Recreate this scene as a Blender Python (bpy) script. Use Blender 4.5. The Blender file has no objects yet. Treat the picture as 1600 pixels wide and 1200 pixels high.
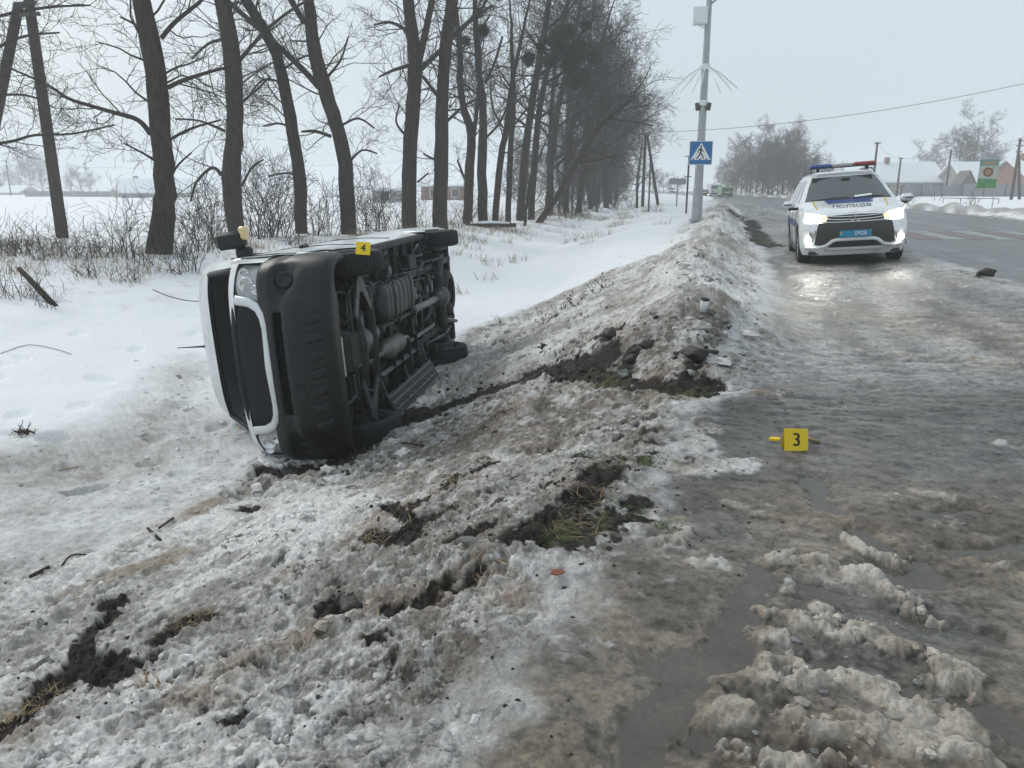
import bpy, math, random
import numpy as np
from mathutils import Vector, Matrix

# ---------------------------------------------------------------- camera, world, sun, exposure
SC = bpy.context.scene
COL = SC.collection
FPX, CAM_H = 1202.0, 1.5                    # focal length in photograph pixels, eye height
PITCH = math.atan(307 / FPX)
YAW = math.radians(13.8)                    # the road runs along +y, the camera looks left of it
cam_data = bpy.data.cameras.new('camera')
cam_data.sensor_width = 36.0
cam_data.lens = 36.0 * FPX / 1600.0
cam_data.clip_start = 0.05
cam_data.clip_end = 6000
cam = bpy.data.objects.new('camera', cam_data)
cam.location = (0, 0, CAM_H)
cam.rotation_euler = (math.pi / 2 - PITCH, 0, YAW)
COL.objects.link(cam)
SC.camera = cam

SUN_EL, SUN_AZ = math.radians(38), math.radians(-60)
world = bpy.data.worlds.new('World')
SC.world = world
world.use_nodes = True
wn, wl = world.node_tree.nodes, world.node_tree.links
wn.clear()
w_out = wn.new('ShaderNodeOutputWorld')
w_bg = wn.new('ShaderNodeBackground')
w_sky = wn.new('ShaderNodeTexSky')
w_sky.sky_type = 'NISHITA'
w_sky.sun_disc = False
w_sky.sun_elevation = SUN_EL
w_sky.sun_rotation = SUN_AZ
w_sky.air_density = 1.0
w_sky.dust_density = 6.0
w_sky.ozone_density = 1.0
w_mix = wn.new('ShaderNodeMix')
w_mix.data_type = 'RGBA'
w_mix.inputs[0].default_value = 0.88        # an even cloud deck over the clear sky
w_mix.inputs[7].default_value = (5.35, 6.2, 6.7, 1)
wl.new(w_sky.outputs[0], w_mix.inputs[6])
wl.new(w_mix.outputs[2], w_bg.inputs[0])
w_bg.inputs[1].default_value = 0.12
wl.new(w_bg.outputs[0], w_out.inputs[0])

sun_data = bpy.data.lights.new('sun', 'SUN')
sun_data.energy = 1.5
sun_data.angle = math.radians(25)
sun_data.color = (1.0, 0.97, 0.93)
sun = bpy.data.objects.new('sun', sun_data)
sun.rotation_euler = (math.pi / 2 - SUN_EL, 0, math.pi - SUN_AZ)
COL.objects.link(sun)
SC.view_settings.view_transform = 'Standard'
SC.view_settings.look = 'None'
SC.view_settings.exposure = 0.11
SC.view_settings.gamma = 1.0
SC.view_settings.use_curve_mapping = False
SC.render.engine = 'CYCLES'
SC.cycles.use_denoising = True
SC.cycles.max_bounces = 6
SC.cycles.diffuse_bounces = 3
SC.cycles.glossy_bounces = 3
SC.cycles.transmission_bounces = 4
SC.cycles.volume_bounces = 1
SC.cycles.transparent_max_bounces = 6
SC.cycles.use_adaptive_sampling = True
SC.cycles.sample_clamp_indirect = 6.0

HAZE = 0.0026
rng = random.Random(7)
NR = np.random.RandomState(11)

# ---------------------------------------------------------------- pixel -> place
c_f = np.array([-math.sin(YAW) * math.cos(PITCH), math.cos(YAW) * math.cos(PITCH), -math.sin(PITCH)])
c_r = np.array([math.cos(YAW), math.sin(YAW), 0.0])
c_u = np.cross(c_r, c_f)
c_o = np.array([0, 0, CAM_H])
def ray(u, v):
    d = c_f * FPX + c_r * (u - 800) - c_u * (v - 600)
    return d / np.linalg.norm(d)
def at_z(u, v, z):
    d = ray(u, v)
    return c_o + d * ((z - CAM_H) / d[2])
c_h = np.array([-math.sin(YAW), math.cos(YAW), 0.0])
def at_cam(u, v, dep):
    d = ray(u, v)
    return c_o + d * (dep / d.dot(c_f))
def at_depth(u, v, dep):
    """on the upright plane that meets the ground about dep metres out"""
    d = ray(u, v)
    return c_o + d * ((dep * 1.032 - .36) / d.dot(c_h))

# ---------------------------------------------------------------- helpers
def tag(o, label=None, cat=None, group=None, kind=None):
    if label: o['label'] = label
    if cat: o['category'] = cat
    if group: o['group'] = group
    if kind: o['kind'] = kind
    return o
def empty(name, loc=(0, 0, 0), rot=(0, 0, 0), mat=None):
    o = bpy.data.objects.new(name, None)
    COL.objects.link(o)
    if mat is not None: o.matrix_world = mat
    else:
        o.location = loc; o.rotation_euler = rot
    o.empty_display_size = 0.2
    return o
def copy_tree(o, parent=None):
    c = o.copy(); COL.objects.link(c)
    if parent is not None: c.parent = parent
    for ch in [k for k in KIDS.get(o.name, [])]:
        d = copy_tree(ch, c)
        KIDS.setdefault(c.name, []).append(d)
    return c
KIDS = {}
def link(name, me, mat=None, parent=None, smooth=False):
    o = bpy.data.objects.new(name, me)
    COL.objects.link(o)
    if mat is not None and len(me.materials) == 0: me.materials.append(mat)
    if parent is not None:
        o.parent = parent
        KIDS.setdefault(parent.name, []).append(o)
    if smooth and len(me.polygons):
        me.polygons.foreach_set('use_smooth', np.ones(len(me.polygons), bool))
    return o

class MB:
    """collects shapes into one mesh"""
    def __init__(s): s.v = []; s.f = []
    def add(s, vs, fs):
        b = len(s.v); s.v.extend([tuple(p) for p in vs]); s.f.extend([tuple(i + b for i in f) for f in fs]); return s
    def box(s, c, d, rot=None, taper=1.0, bev=0.0):
        hx, hy, hz = d[0] / 2, d[1] / 2, d[2] / 2
        if bev > 0:
            b = min(bev, hx * .9, hy * .9, hz * .9); vs = []; fs = []
            # chamfered box: three face rings
            P = {}
            for sx in (-1, 1):
                for sy in (-1, 1):
                    for sz in (-1, 1):
                        P[sx, sy, sz] = len(vs)
                        vs += [(sx * hx, sy * (hy - b), sz * (hz - b)), (sx * (hx - b), sy * hy, sz * (hz - b)), (sx * (hx - b), sy * (hy - b), sz * hz)]
            def q(l): fs.append(tuple(l))
            for sx in (-1, 1): q([P[sx, -1, -1], P[sx, 1, -1], P[sx, 1, 1], P[sx, -1, 1]][::sx])
            for sy in (-1, 1): q([P[-1, sy, -1] + 1, P[-1, sy, 1] + 1, P[1, sy, 1] + 1, P[1, sy, -1] + 1][::sy])
            for sz in (-1, 1): q([P[-1, -1, sz] + 2, P[1, -1, sz] + 2, P[1, 1, sz] + 2, P[-1, 1, sz] + 2][::sz])
            for sx in (-1, 1):
                for sy in (-1, 1):
                    q([P[sx, sy, -1], P[sx, sy, -1] + 1, P[sx, sy, 1] + 1, P[sx, sy, 1]][::sx * sy])
                    for sz in (-1, 1): q([P[sx, sy, sz], P[sx, sy, sz] + 1, P[sx, sy, sz] + 2][::sx * sy * sz])
                for sz in (-1, 1):
                    q([P[sx, -1, sz] + 2, P[sx, 1, sz] + 2, P[sx, 1, sz], P[sx, -1, sz]][::sx * sz])
            for sy in (-1, 1):
                for sz in (-1, 1):
                    q([P[-1, sy, sz] + 1, P[1, sy, sz] + 1, P[1, sy, sz] + 2, P[-1, sy, sz] + 2][::-sy * sz])
        else:
            vs = [(-hx, -hy, -hz), (hx, -hy, -hz), (hx, hy, -hz), (-hx, hy, -hz),
                  (-hx * taper, -hy * taper, hz), (hx * taper, -hy * taper, hz), (hx * taper, hy * taper, hz), (-hx * taper, hy * taper, hz)]
            fs = [(0, 3, 2, 1), (4, 5, 6, 7), (0, 1, 5, 4), (1, 2, 6, 5), (2, 3, 7, 6), (3, 0, 4, 7)]
        if rot is not None: vs = [rot @ Vector(p) for p in vs]
        return s.add([(p[0] + c[0], p[1] + c[1], p[2] + c[2]) for p in vs], fs)
    def tube(s, pts, rad, n=6, cap=True, twist=0.0):
        pts = [Vector(p) for p in pts]
        if not hasattr(rad, '__len__'): rad = [rad] * len(pts)
        b = len(s.v); prev = None
        for i, p in enumerate(pts):
            t = (pts[min(i + 1, len(pts) - 1)] - pts[max(i - 1, 0)])
            if t.length < 1e-9: t = Vector((0, 0, 1))
            t.normalize()
            if prev is None:
                a = Vector((0, 0, 1)) if abs(t.z) < .9 else Vector((1, 0, 0))
                x = t.cross(a).normalized()
            else:
                x = (prev - t * prev.dot(t))
                x = x.normalized() if x.length > 1e-6 else t.orthogonal().normalized()
            prev = x; y = t.cross(x)
            for k in range(n):
                a = 2 * math.pi * k / n + twist
                q = p + (x * math.cos(a) + y * math.sin(a)) * rad[i]
                s.v.append((q.x, q.y, q.z))
        for i in range(len(pts) - 1):
            for k in range(n):
                k2 = (k + 1) % n
                s.f.append((b + i * n + k, b + i * n + k2, b + (i + 1) * n + k2, b + (i + 1) * n + k))
        if cap:
            s.f.append(tuple(b + k for k in range(n))[::-1])
            s.f.append(tuple(b + (len(pts) - 1) * n + k for k in range(n)))
        return s
    def cyl(s, p0, p1, r0, r1=None, n=16): return s.tube([p0, p1], [r0, r0 if r1 is None else r1], n)
    def lathe(s, prof, c, axis='y', n=32, closed=False):
        """prof: (radius, along)"""
        b = len(s.v); m = len(prof)
        for k in range(n):
            a = 2 * math.pi * k / n; ca, sa = math.cos(a), math.sin(a)
            for r, h in prof:
                if axis == 'y': p = (r * ca, h, r * sa)
                elif axis == 'x': p = (h, r * ca, r * sa)
                else: p = (r * ca, r * sa, h)
                s.v.append((p[0] + c[0], p[1] + c[1], p[2] + c[2]))
        for k in range(n):
            k2 = (k + 1) % n
            for j in range(m if closed else m - 1):
                j2 = (j + 1) % m
                f = (b + k * m + j, b + k * m + j2, b + k2 * m + j2, b + k2 * m + j)
                s.f.append(f if axis != 'y' else f[::-1])
        return s
    def prism(s, poly, d, origin=(0, 0, 0), ux=(1, 0, 0), uy=(0, 1, 0)):
        """poly in (ux,uy), extruded by vector d, both caps"""
        O, X, Y, D = Vector(origin), Vector(ux), Vector(uy), Vector(d)
        a = [O + X * p[0] + Y * p[1] for p in poly]; n = len(a)
        fs = [tuple(range(n))[::-1], tuple(range(n, 2 * n))] + [(i, (i + 1) % n, (i + 1) % n + n, i + n) for i in range(n)]
        return s.add(a + [p + D for p in a], fs)
    def grid(s, fn, nu, nv, drop=None):
        b = len(s.v)
        P = [[fn(i / nu, j / nv) for j in range(nv + 1)] for i in range(nu + 1)]
        for r in P:
            for p in r: s.v.append(tuple(p))
        for i in range(nu):
            for j in range(nv):
                if drop:
                    c = [(P[i][j][k] + P[i + 1][j + 1][k] + P[i + 1][j][k] + P[i][j + 1][k]) / 4 for k in range(3)]
                    if drop(*c): continue
                s.f.append((b + i * (nv + 1) + j, b + (i + 1) * (nv + 1) + j, b + (i + 1) * (nv + 1) + j + 1, b + i * (nv + 1) + j + 1))
        return s
    def mesh(s, name='m'):
        me = bpy.data.meshes.new(name); me.from_pydata(s.v, [], s.f); me.update(); return me
    def build(s, name, mat, parent=None, smooth=False, solid=0.0, bevel=0.0, auto=None):
        me = s.mesh(name); o = link(name, me, mat, parent, smooth)
        if auto is not None and len(me.polygons):
            me.polygons.foreach_set('use_smooth', np.ones(len(me.polygons), bool))
            try: me.set_sharp_from_angle(angle=math.radians(auto))
            except Exception: pass
        if solid:
            m = o.modifiers.new('solid', 'SOLIDIFY'); m.thickness = abs(solid); m.offset = -1 if solid > 0 else 1
        if bevel:
            m = o.modifiers.new('bevel', 'BEVEL'); m.width = bevel; m.segments = 2; m.limit_method = 'ANGLE'
        return o

def text_mesh(txt, size, extrude=0.0, align='CENTER'):
    cu = bpy.data.curves.new('lettering', 'FONT')
    cu.body = txt; cu.size = size; cu.align_x = align; cu.align_y = 'CENTER'; cu.extrude = extrude
    cu.resolution_u = 3
    o = bpy.data.objects.new('lettering', cu); COL.objects.link(o)
    dg = bpy.context.evaluated_depsgraph_get()
    me = bpy.data.meshes.new_from_object(o.evaluated_get(dg))
    bpy.data.objects.remove(o); bpy.data.curves.remove(cu)
    return me

# ---------------------------------------------------------------- materials
def mat(name, col, rough=0.6, metal=0.0, var=0.0, scale=8.0, bump=0.0, bscale=40.0, spec=0.5, col2=None, emit=None, estr=0.0, dirt=None, dirt_amt=0.0, dirt_scale=3.0, coat=0.0, alpha=1.0, transmission=0.0, ior=1.45, stretch=None, bdist=.02):
    m = bpy.data.materials.new(name); m.use_nodes = True
    nt = m.node_tree; N, L = nt.nodes, nt.links
    b = N['Principled BSDF']
    b.inputs['Roughness'].default_value = rough
    b.inputs['Metallic'].default_value = metal
    b.inputs['Specular IOR Level'].default_value = spec
    b.inputs['Coat Weight'].default_value = coat
    b.inputs['Transmission Weight'].default_value = transmission
    b.inputs['IOR'].default_value = ior
    c = (col[0], col[1], col[2], 1)
    b.inputs['Base Color'].default_value = c
    if emit:
        b.inputs['Emission Color'].default_value = (emit[0], emit[1], emit[2], 1); b.inputs['Emission Strength'].default_value = estr
    tc = N.new('ShaderNodeTexCoord'); src = tc.outputs['Object']
    if stretch:
        mp = N.new('ShaderNodeMapping'); mp.inputs['Scale'].default_value = stretch; L.new(src, mp.inputs[0]); src = mp.outputs[0]
    out = None
    if var > 0 or col2:
        nz = N.new('ShaderNodeTexNoise'); nz.inputs['Scale'].default_value = scale; nz.inputs['Detail'].default_value = 6; nz.inputs['Roughness'].default_value = .65
        L.new(src, nz.inputs['Vector'])
        mr = N.new('ShaderNodeMapRange'); mr.inputs[1].default_value = .3; mr.inputs[2].default_value = .7
        L.new(nz.outputs['Fac'], mr.inputs[0])
        mx = N.new('ShaderNodeMix'); mx.data_type = 'RGBA'
        k2 = col2 or tuple(max(0, x * (1 - var)) for x in col); k1 = col if col2 else tuple(min(1, x * (1 + var)) for x in col)
        mx.inputs[6].default_value = (*k1, 1); mx.inputs[7].default_value = (*k2, 1)
        L.new(mr.outputs[0], mx.inputs[0]); out = mx.outputs[2]
        r2 = N.new('ShaderNodeMapRange'); r2.inputs[3].default_value = max(.02, rough * .82); r2.inputs[4].default_value = min(1, rough * 1.15)
        L.new(nz.outputs['Fac'], r2.inputs[0]); L.new(r2.outputs[0], b.inputs['Roughness'])
    if dirt:
        nz = N.new('ShaderNodeTexNoise'); nz.inputs['Scale'].default_value = dirt_scale; nz.inputs['Detail'].default_value = 8; nz.inputs['Roughness'].default_value = .7
        L.new(tc.outputs['Object'], nz.inputs['Vector'])
        mr = N.new('ShaderNodeMapRange'); mr.inputs[1].default_value = .62 - .3 * dirt_amt; mr.inputs[2].default_value = .78 - .2 * dirt_amt; mr.inputs[4].default_value = min(1, .35 + dirt_amt * .6)
        L.new(nz.outputs['Fac'], mr.inputs[0])
        mx = N.new('ShaderNodeMix'); mx.data_type = 'RGBA'; mx.inputs[6].default_value = c; mx.inputs[7].default_value = (*dirt, 1)
        if out: L.new(out, mx.inputs[6])
        L.new(mr.outputs[0], mx.inputs[0]); out = mx.outputs[2]
    if out: L.new(out, b.inputs['Base Color'])
    if bump > 0:
        nz = N.new('ShaderNodeTexNoise'); nz.inputs['Scale'].default_value = bscale; nz.inputs['Detail'].default_value = 5
        L.new(src, nz.inputs['Vector'])
        bp = N.new('ShaderNodeBump'); bp.inputs['Strength'].default_value = bump; bp.inputs['Distance'].default_value = bdist
        L.new(nz.outputs['Fac'], bp.inputs['Height']); L.new(bp.outputs[0], b.inputs['Normal'])
    return m

M = {}
M['bark'] = mat('bark', (.056, .043, .033), .92, var=.6, scale=7, bump=1.0, bscale=11, stretch=(3, 3, .45), spec=.1, bdist=.07, dirt=(.10, .105, .075), dirt_amt=.25, dirt_scale=2)
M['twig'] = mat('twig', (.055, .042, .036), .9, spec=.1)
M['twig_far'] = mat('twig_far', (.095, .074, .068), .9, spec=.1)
M['shrub'] = mat('shrub', (.058, .046, .04), .9, spec=.1)
M['dry_grass'] = mat('dry_grass', (.27, .2, .12), .9, spec=.1, var=.4, scale=3)
M['mistletoe'] = mat('mistletoe', (.05, .058, .03), .9, spec=.1)
M['grass'] = mat('grass', (.06, .085, .025), .8, var=.5, scale=14, spec=.2)
M['wood_pole'] = mat('wood_pole', (.075, .06, .05), .9, var=.35, scale=5, bump=.4, bscale=20, stretch=(4, 4, .5), spec=.15)
M['steel'] = mat('galvanised_steel', (.36, .38, .39), .5, .35, var=.12, scale=4, spec=.4)
M['steel_dark'] = mat('dark_steel', (.09, .08, .075), .65, .3, var=.3, scale=6)
M['white_metal'] = mat('white_painted_metal', (.72, .74, .74), .45)
# ---------------------------------------------------------------- noise
def _h(ix, iy, s):
    n = (ix.astype(np.int64) * 374761393 + iy.astype(np.int64) * 668265263 + s * 974634767) & 0xffffffff
    n = ((n ^ (n >> 13)) * 1274126177) & 0xffffffff
    n = (n ^ (n >> 16)) & 0xffffffff
    n = (n * 2246822519) & 0xffffffff
    return ((n ^ (n >> 15)) & 0xffffff) / float(0xffffff)
def vnoise(x, y, s=0):
    ix, iy = np.floor(x), np.floor(y); fx, fy = x - ix, y - iy
    fx = fx * fx * fx * (fx * (fx * 6 - 15) + 10); fy = fy * fy * fy * (fy * (fy * 6 - 15) + 10)
    a, b, c, d = _h(ix, iy, s), _h(ix + 1, iy, s), _h(ix, iy + 1, s), _h(ix + 1, iy + 1, s)
    return (a + (b - a) * fx) * (1 - fy) + (c + (d - c) * fx) * fy
def fbm(x, y, s=0, o=4, g=.5):
    t = 0; a = 1; n = 0
    for i in range(o):
        t = t + a * (vnoise(x * 2 ** i + 17.3 * i, y * 2 ** i - 9.1 * i, s + i) * 2 - 1); n += a; a *= g
    return t / n
def lumps(x, y, size, s, prob=.8, rmin=.3, rmax=.75):
    """rounded clods: height (in metres) and a random id of the topmost clod"""
    gx, gy = x / size, y / size
    ix, iy = np.floor(gx), np.floor(gy)
    best = np.zeros_like(x); rid = np.zeros_like(x)
    for dx in (-1, 0, 1):
        for dy in (-1, 0, 1):
            cx, cy = ix + dx, iy + dy
            px = cx + _h(cx, cy, s); py = cy + _h(cx, cy, s + 1)
            r = rmin + (rmax - rmin) * _h(cx, cy, s + 2) ** 1.5
            k = _h(cx, cy, s + 3)
            ax = .7 + .6 * _h(cx, cy, s + 4)
            d2 = ((gx - px) * ax) ** 2 + ((gy - py) / ax) ** 2
            hgt = np.sqrt(np.maximum(0, r * r - d2)) * np.where(k < prob, 1, 0) * (.5 + .6 * _h(cx, cy, s + 5))
            m = hgt > best
            best = np.where(m, hgt, best); rid = np.where(m, _h(cx, cy, s + 6), rid)
    return best * size, rid
def sstep(a, b, x):
    t = np.clip((x - a) / (b - a), 0, 1); return t * t * (3 - 2 * t)

# ---------------------------------------------------------------- the lie of the land: height stations along the road
ROAD_L, ROAD_R = 3.95, 11.7
_R = [(3.7, .235), (4.4, .262), (7.8, .30), (12.0, .26), (14, .36), (40, .45), (300, .5), (3000, .5)]
STN = [
 (-60, [(-3000, 0), (-60, 0), (-14, -.3), (-6, -.6), (-2.5, -.25), (-.6, 0), (1.8, 0), (2.8, .03)] + _R),
 (0.0, [(-3000, 0), (-60, -.1), (-15, -.35), (-8, -.62), (-5, -.62), (-3.2, -.42), (-1.6, -.15), (-.3, 0), (2.0, 0), (2.8, .03)] + _R),
 (3.5, [(-3000, 0), (-60, -.05), (-15, -.3), (-9, -.68), (-5.5, -.88), (-3.4, -.78), (-1.9, -.40), (-.6, -.01), (1.8, 0), (2.8, .05)] + _R),
 (6.0, [(-3000, 0), (-60, 0), (-14, -.25), (-9, -.75), (-5.6, -1.06), (-3.3, -1.0), (-2.35, -.80), (-1.1, -.32), (-.2, .02), (1.2, .02), (2.5, .09)] + _R),
 (10., [(-3000, 0), (-60, 0), (-13.5, -.05), (-10.5, -.4), (-7.5, -.85), (-5.5, -1.02), (-3.7, -1.02), (-2.9, -.90), (-2.1, -.50), (-1.3, -.12), (-.2, .08), (1.2, .06), (1.9, .09)] + _R),
 (16., [(-3000, 0), (-60, 0), (-12.5, .02), (-10.5, -.2), (-7, -.7), (-5, -.82), (-3.2, -.75), (-1.9, -.3), (-.6, .1), (1.2, .09), (1.9, .12)] + _R),
 (26., [(-3000, 0), (-60, 0), (-12, 0), (-9.5, -.05), (-6.5, -.45), (-5.0, -.55), (-3.6, -.25), (-2.2, .2), (-.3, .3), (1.2, .15), (1.9, .16)] + _R),
 (42., [(-3000, 0), (-60, 0), (-10, 0), (-7.5, .0), (-5.5, -.2), (-4, .05), (-2, .25), (-.3, .28), (1.2, .18), (1.9, .18)] + _R),
 (90., [(-3000, 0), (-60, 0), (-10, .05), (-7.5, .05), (-5.5, .05), (-4, .15), (-2, .25), (-.3, .28), (1.2, .2), (1.9, .2)] + _R),
 (4000., [(-3000, 0), (-60, 0), (-10, .05), (-4, .15), (-2, .25), (-.3, .28), (1.9, .2)] + _R)]
def bend(y):
    """far off the road swings to the left"""
    y = np.asarray(y, float); t = np.clip(y - 45, 0, 85); return -.00095 * t * t - .1615 * np.maximum(0, y - 130)
def base_z(x, y):
    x = np.asarray(x, float); y = np.asarray(y, float); x = x - bend(y)
    zz = np.stack([np.interp(x, [p[0] for p in s], [p[1] for p in s]) for _, s in STN])
    ys = np.array([s[0] for s in STN])
    i = np.clip(np.searchsorted(ys, y) - 1, 0, len(ys) - 2)
    t = np.clip((y - ys[i]) / (ys[i + 1] - ys[i]), 0, 1); t = t * t * (3 - 2 * t)
    a = np.take_along_axis(zz, i[None], 0)[0] if zz.ndim > 1 else zz[i]
    b = np.take_along_axis(zz, i[None] + 1, 0)[0] if zz.ndim > 1 else zz[i + 1]
    z = a + (b - a) * t
    xc = -.1 + .028 * (y - 8) + .12 * np.sin(y * .9)                  # ploughed ridge beside the shoulder
    hgt = .43 * sstep(5.6, 8.2, y) * (1 - .25 * sstep(30, 60, y)) * (.85 + .3 * np.sin(y * 1.7 + 1))
    d = (x - xc); w = np.where(d < 0, .74, .58)
    z = z + hgt * np.exp(-(d / w) ** 2)
    xr = 12.75 + .25 * np.sin(y * .31) + .22 * (vnoise(y * .8, y * 0 + 3., 401) - .5)        # ridge on the other side of the road
    z = z + (.36 + .14 * (vnoise(y * .45, x * .6, 402) + vnoise(y * 1.7, x * 1.1, 403) - 1)) * np.exp(-((x - xr) / .62) ** 2) * sstep(-20, 0, y)
    return z
def on_ground(u, v):
    z = 0.0
    for _ in range(25):
        p = at_z(u, v, min(z, CAM_H - .2)); z = .5 * z + .5 * float(base_z(p[0:1], p[1:2])[0])
    p = at_z(u, v, z); return float(p[0]), float(p[1])
def on_ground_many(u, v):
    u, v = np.asarray(u, float), np.asarray(v, float)
    d = c_f[None] * FPX + c_r[None] * (u - 800)[:, None] - c_u[None] * (v - 600)[:, None]; z = np.zeros(len(u))
    for _ in range(25):
        t = (np.minimum(z, CAM_H - .2) - CAM_H) / d[:, 2]; z = .5 * z + .5 * base_z(d[:, 0] * t, d[:, 1] * t)
    t = (z - CAM_H) / d[:, 2]; return d[:, 0] * t, d[:, 1] * t
def gz(x, y): return float(base_z(np.array([x]), np.array([y]))[0])

# ground sheet: fine where it is close, running out to the horizon on every side
def axis_steps():
    dense = np.radians(np.linspace(-46, 46, 940))
    rest = np.radians(np.linspace(46, 314, 70))[1:-1]
    return np.concatenate([dense, rest])
TH = axis_steps()
RR = np.concatenate([np.geomspace(.7, 1.6, 26), np.geomspace(1.6, 7.5, 470)[1:], np.geomspace(7.5, 42, 250)[1:], np.geomspace(42, 1500, 46)[1:]])
NT, NRAD = len(TH), len(RR)
ang = TH[None, :] - YAW
GX = (RR[:, None] * np.sin(ang)).ravel(); GY = (RR[:, None] * np.cos(ang)).ravel()
GS = GX - bend(GY)
WX = GS + .13 * fbm(GX * 1.7, GY * 1.7, 50, 3) + .075 * fbm(GX * 6.5, GY * 6.5, 52, 4, .65); WY = GY + .13 * fbm(GX * 1.7, GY * 1.7, 60, 3) + .075 * fbm(GX * 6.5, GY * 6.5, 62, 4, .65)

def seg_dist(pts):
    d = np.full(GX.shape, 1e9)
    P = [on_ground(*p) for p in pts]
    if len(P) == 1: return np.hypot(WX - P[0][0], WY - P[0][1])
    for (ax, ay), (bx, by) in zip(P[:-1], P[1:]):
        vx, vy = bx - ax, by - ay; t = np.clip(((WX - ax) * vx + (WY - ay) * vy) / (vx * vx + vy * vy + 1e-9), 0, 1)
        d = np.minimum(d, np.hypot(WX - ax - t * vx, WY - ay - t * vy))
    return d
def soil_stroke(pts, w, k):
    return (1 - sstep(w * .5, w * 1.9, seg_dist(pts))) * k
def stroke(pts, w, soft=.6): return 1 - sstep(w * (1 - soft), w * (1 + soft), seg_dist(pts))
def poly_mask(pts, soft, world=False):
    P = [p if world else on_ground(*p) for p in pts]
    inside = np.zeros(GX.shape, bool); d = np.full(GX.shape, 1e9)
    for (ax, ay), (bx, by) in zip(P, P[1:] + P[:1]):
        c = ((ay > WY) != (by > WY)); xi = (bx - ax) * (WY - ay) / ((by - ay) if abs(by - ay) > 1e-9 else 1e-9) + ax
        inside ^= c & (WX < xi)
        vx, vy = bx - ax, by - ay; t = np.clip(((WX - ax) * vx + (WY - ay) * vy) / (vx * vx + vy * vy + 1e-9), 0, 1)
        d = np.minimum(d, np.hypot(WX - ax - t * vx, WY - ay - t * vy))
    return sstep(-soft, soft, np.where(inside, d, -d))

near = np.hypot(GX, GY) < 60
Z = base_z(GX, GY)
# --- regions
chunk = poly_mask([(-500, 905), (0, 880), (200, 850), (330, 785), (395, 735), (560, 700), (640, 650), (690, 560), (735, 515), (830, 482), (950, 425), (1075, 372), (1105, 345), (1150, 338), (1185, 400), (1200, 470), (1135, 575), (1085, 640), (1040, 740), (930, 880), (800, 1190), (-500, 1190)], .28)
chunk = np.maximum(chunk, poly_mask([(-4.5, 1.9), (.0, 1.9), (.0, -1.5), (-4.5, -1.5)], .4, True) * .9)
ridge_far = np.exp(-((GS - (-.1 + .028 * (GY - 8))) / .95) ** 2) * sstep(15, 22, GY) * (1 - sstep(70, 90, GY))
chunk = np.maximum(chunk, ridge_far)
tramp = poly_mask([(-500, 760), (0, 700), (180, 650), (290, 560), (330, 620), (410, 700), (400, 750), (330, 800), (200, 880), (0, 910), (-500, 930)], .55)
tramp = np.maximum(tramp, .8 * poly_mask([(230, 610), (320, 560), (330, 640), (420, 720), (330, 690)], .3))
xs_shoulder = np.array([on_ground(*p) for p in [(700, 1195), (870, 890), (1030, 745), (1085, 640), (1135, 580), (1205, 470), (1195, 400), (1160, 340)]])
o_ = np.argsort(xs_shoulder[:, 1])
xb = np.interp(WY, xs_shoulder[o_, 1], xs_shoulder[o_, 0])
xb = xb + .35 * np.maximum(0, WY - 30) * .04
ice = sstep(-.22, .20, WX - xb + .30 * fbm(GX * 2.6, GY * 2.6, 64, 5, .65) * sstep(12, 5, GY)) * (1 - sstep(ROAD_R - .1, ROAD_R + .25, WX))
chunk = chunk * (1 - ice)
stray = ice * sstep(.16, .42, fbm(GX * 3.3, GY * 3.3, 66, 5, .65) + .55 * np.exp(-np.maximum(0, WX - xb) / .35) - .22) * sstep(11, 7, GY)
snow_r = sstep(ROAD_R + .1, ROAD_R + .5, WX)
rbank = np.exp(-((WX - 12.6) / .8) ** 2)
# --- churned soil
mud = np.zeros_like(GX); halo = np.zeros_like(GX)
for pts, w, k in [
    ([(1085, 598), (1010, 592), (940, 578), (880, 560), (835, 572)], .10, .95), ([(930, 566), (870, 572), (810, 594), (750, 616)], .22, 1), ([(760, 612), (690, 636), (625, 660)], .19, 1),
    ([(650, 640), (590, 660), (560, 700)], .16, .9), ([(440, 742), (500, 735), (560, 715)], .12, .95), ([(400, 800), (385, 800)], .06, .8), ([(640, 600), (600, 640)], .15, .8),
    ([(905, 845), (880, 850), (850, 845)], .09, 1), ([(950, 740), (915, 780), (890, 830)], .085, .72), ([(1000, 720), (900, 715)], .07, .45), ([(1010, 800), (960, 830), (930, 850)], .10, .5),
    ([(775, 732), (715, 765), (650, 800)], .05, .85), ([(700, 815), (620, 850), (560, 855)], .06, .9), ([(600, 800), (660, 850)], .05, .7),
    ([(555, 945), (535, 965)], .055, 1), ([(330, 965), (295, 1000)], .055, .95), ([(0, 1140), (70, 1095), (150, 1035), (235, 1045)], .055, 1), ([(165, 960), (150, 1040)], .045, .95), ([(0, 1150), (-200, 1230)], .1, 1),
    ([(345, 1150), (365, 1140)], .025, .9), ([(600, 1010)], .04, .8), ([(960, 527), (945, 525)], .08, 1), ([(1085, 548), (1078, 585)], .06, 1), ([(1105, 590), (1060, 600)], .10, .8), ([(1000, 540), (985, 560)], .06, .8), ([(1170, 345), (1185, 372), (1205, 385)], .22, .8), ([(1140, 330), (1160, 345)], .35, .6),
    ([(700, 725), (640, 745)], .03, .6), ([(820, 590), (700, 650)], .05, .5), ([(765, 900), (640, 960)], .035, .5), ([(780, 830), (720, 850)], .04, .7), ([(1010, 690), (1060, 720)], .1, .3)]:
    d_ = seg_dist(pts); mud = np.maximum(mud, (1 - sstep(w * .56, w * 2.1, d_)) * k); halo = np.maximum(halo, (1 - sstep(w * .8, w * 3.6 + .05, d_)) * k)
brk = fbm(GX * 9, GY * 9, 70, 4, .6)
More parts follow.
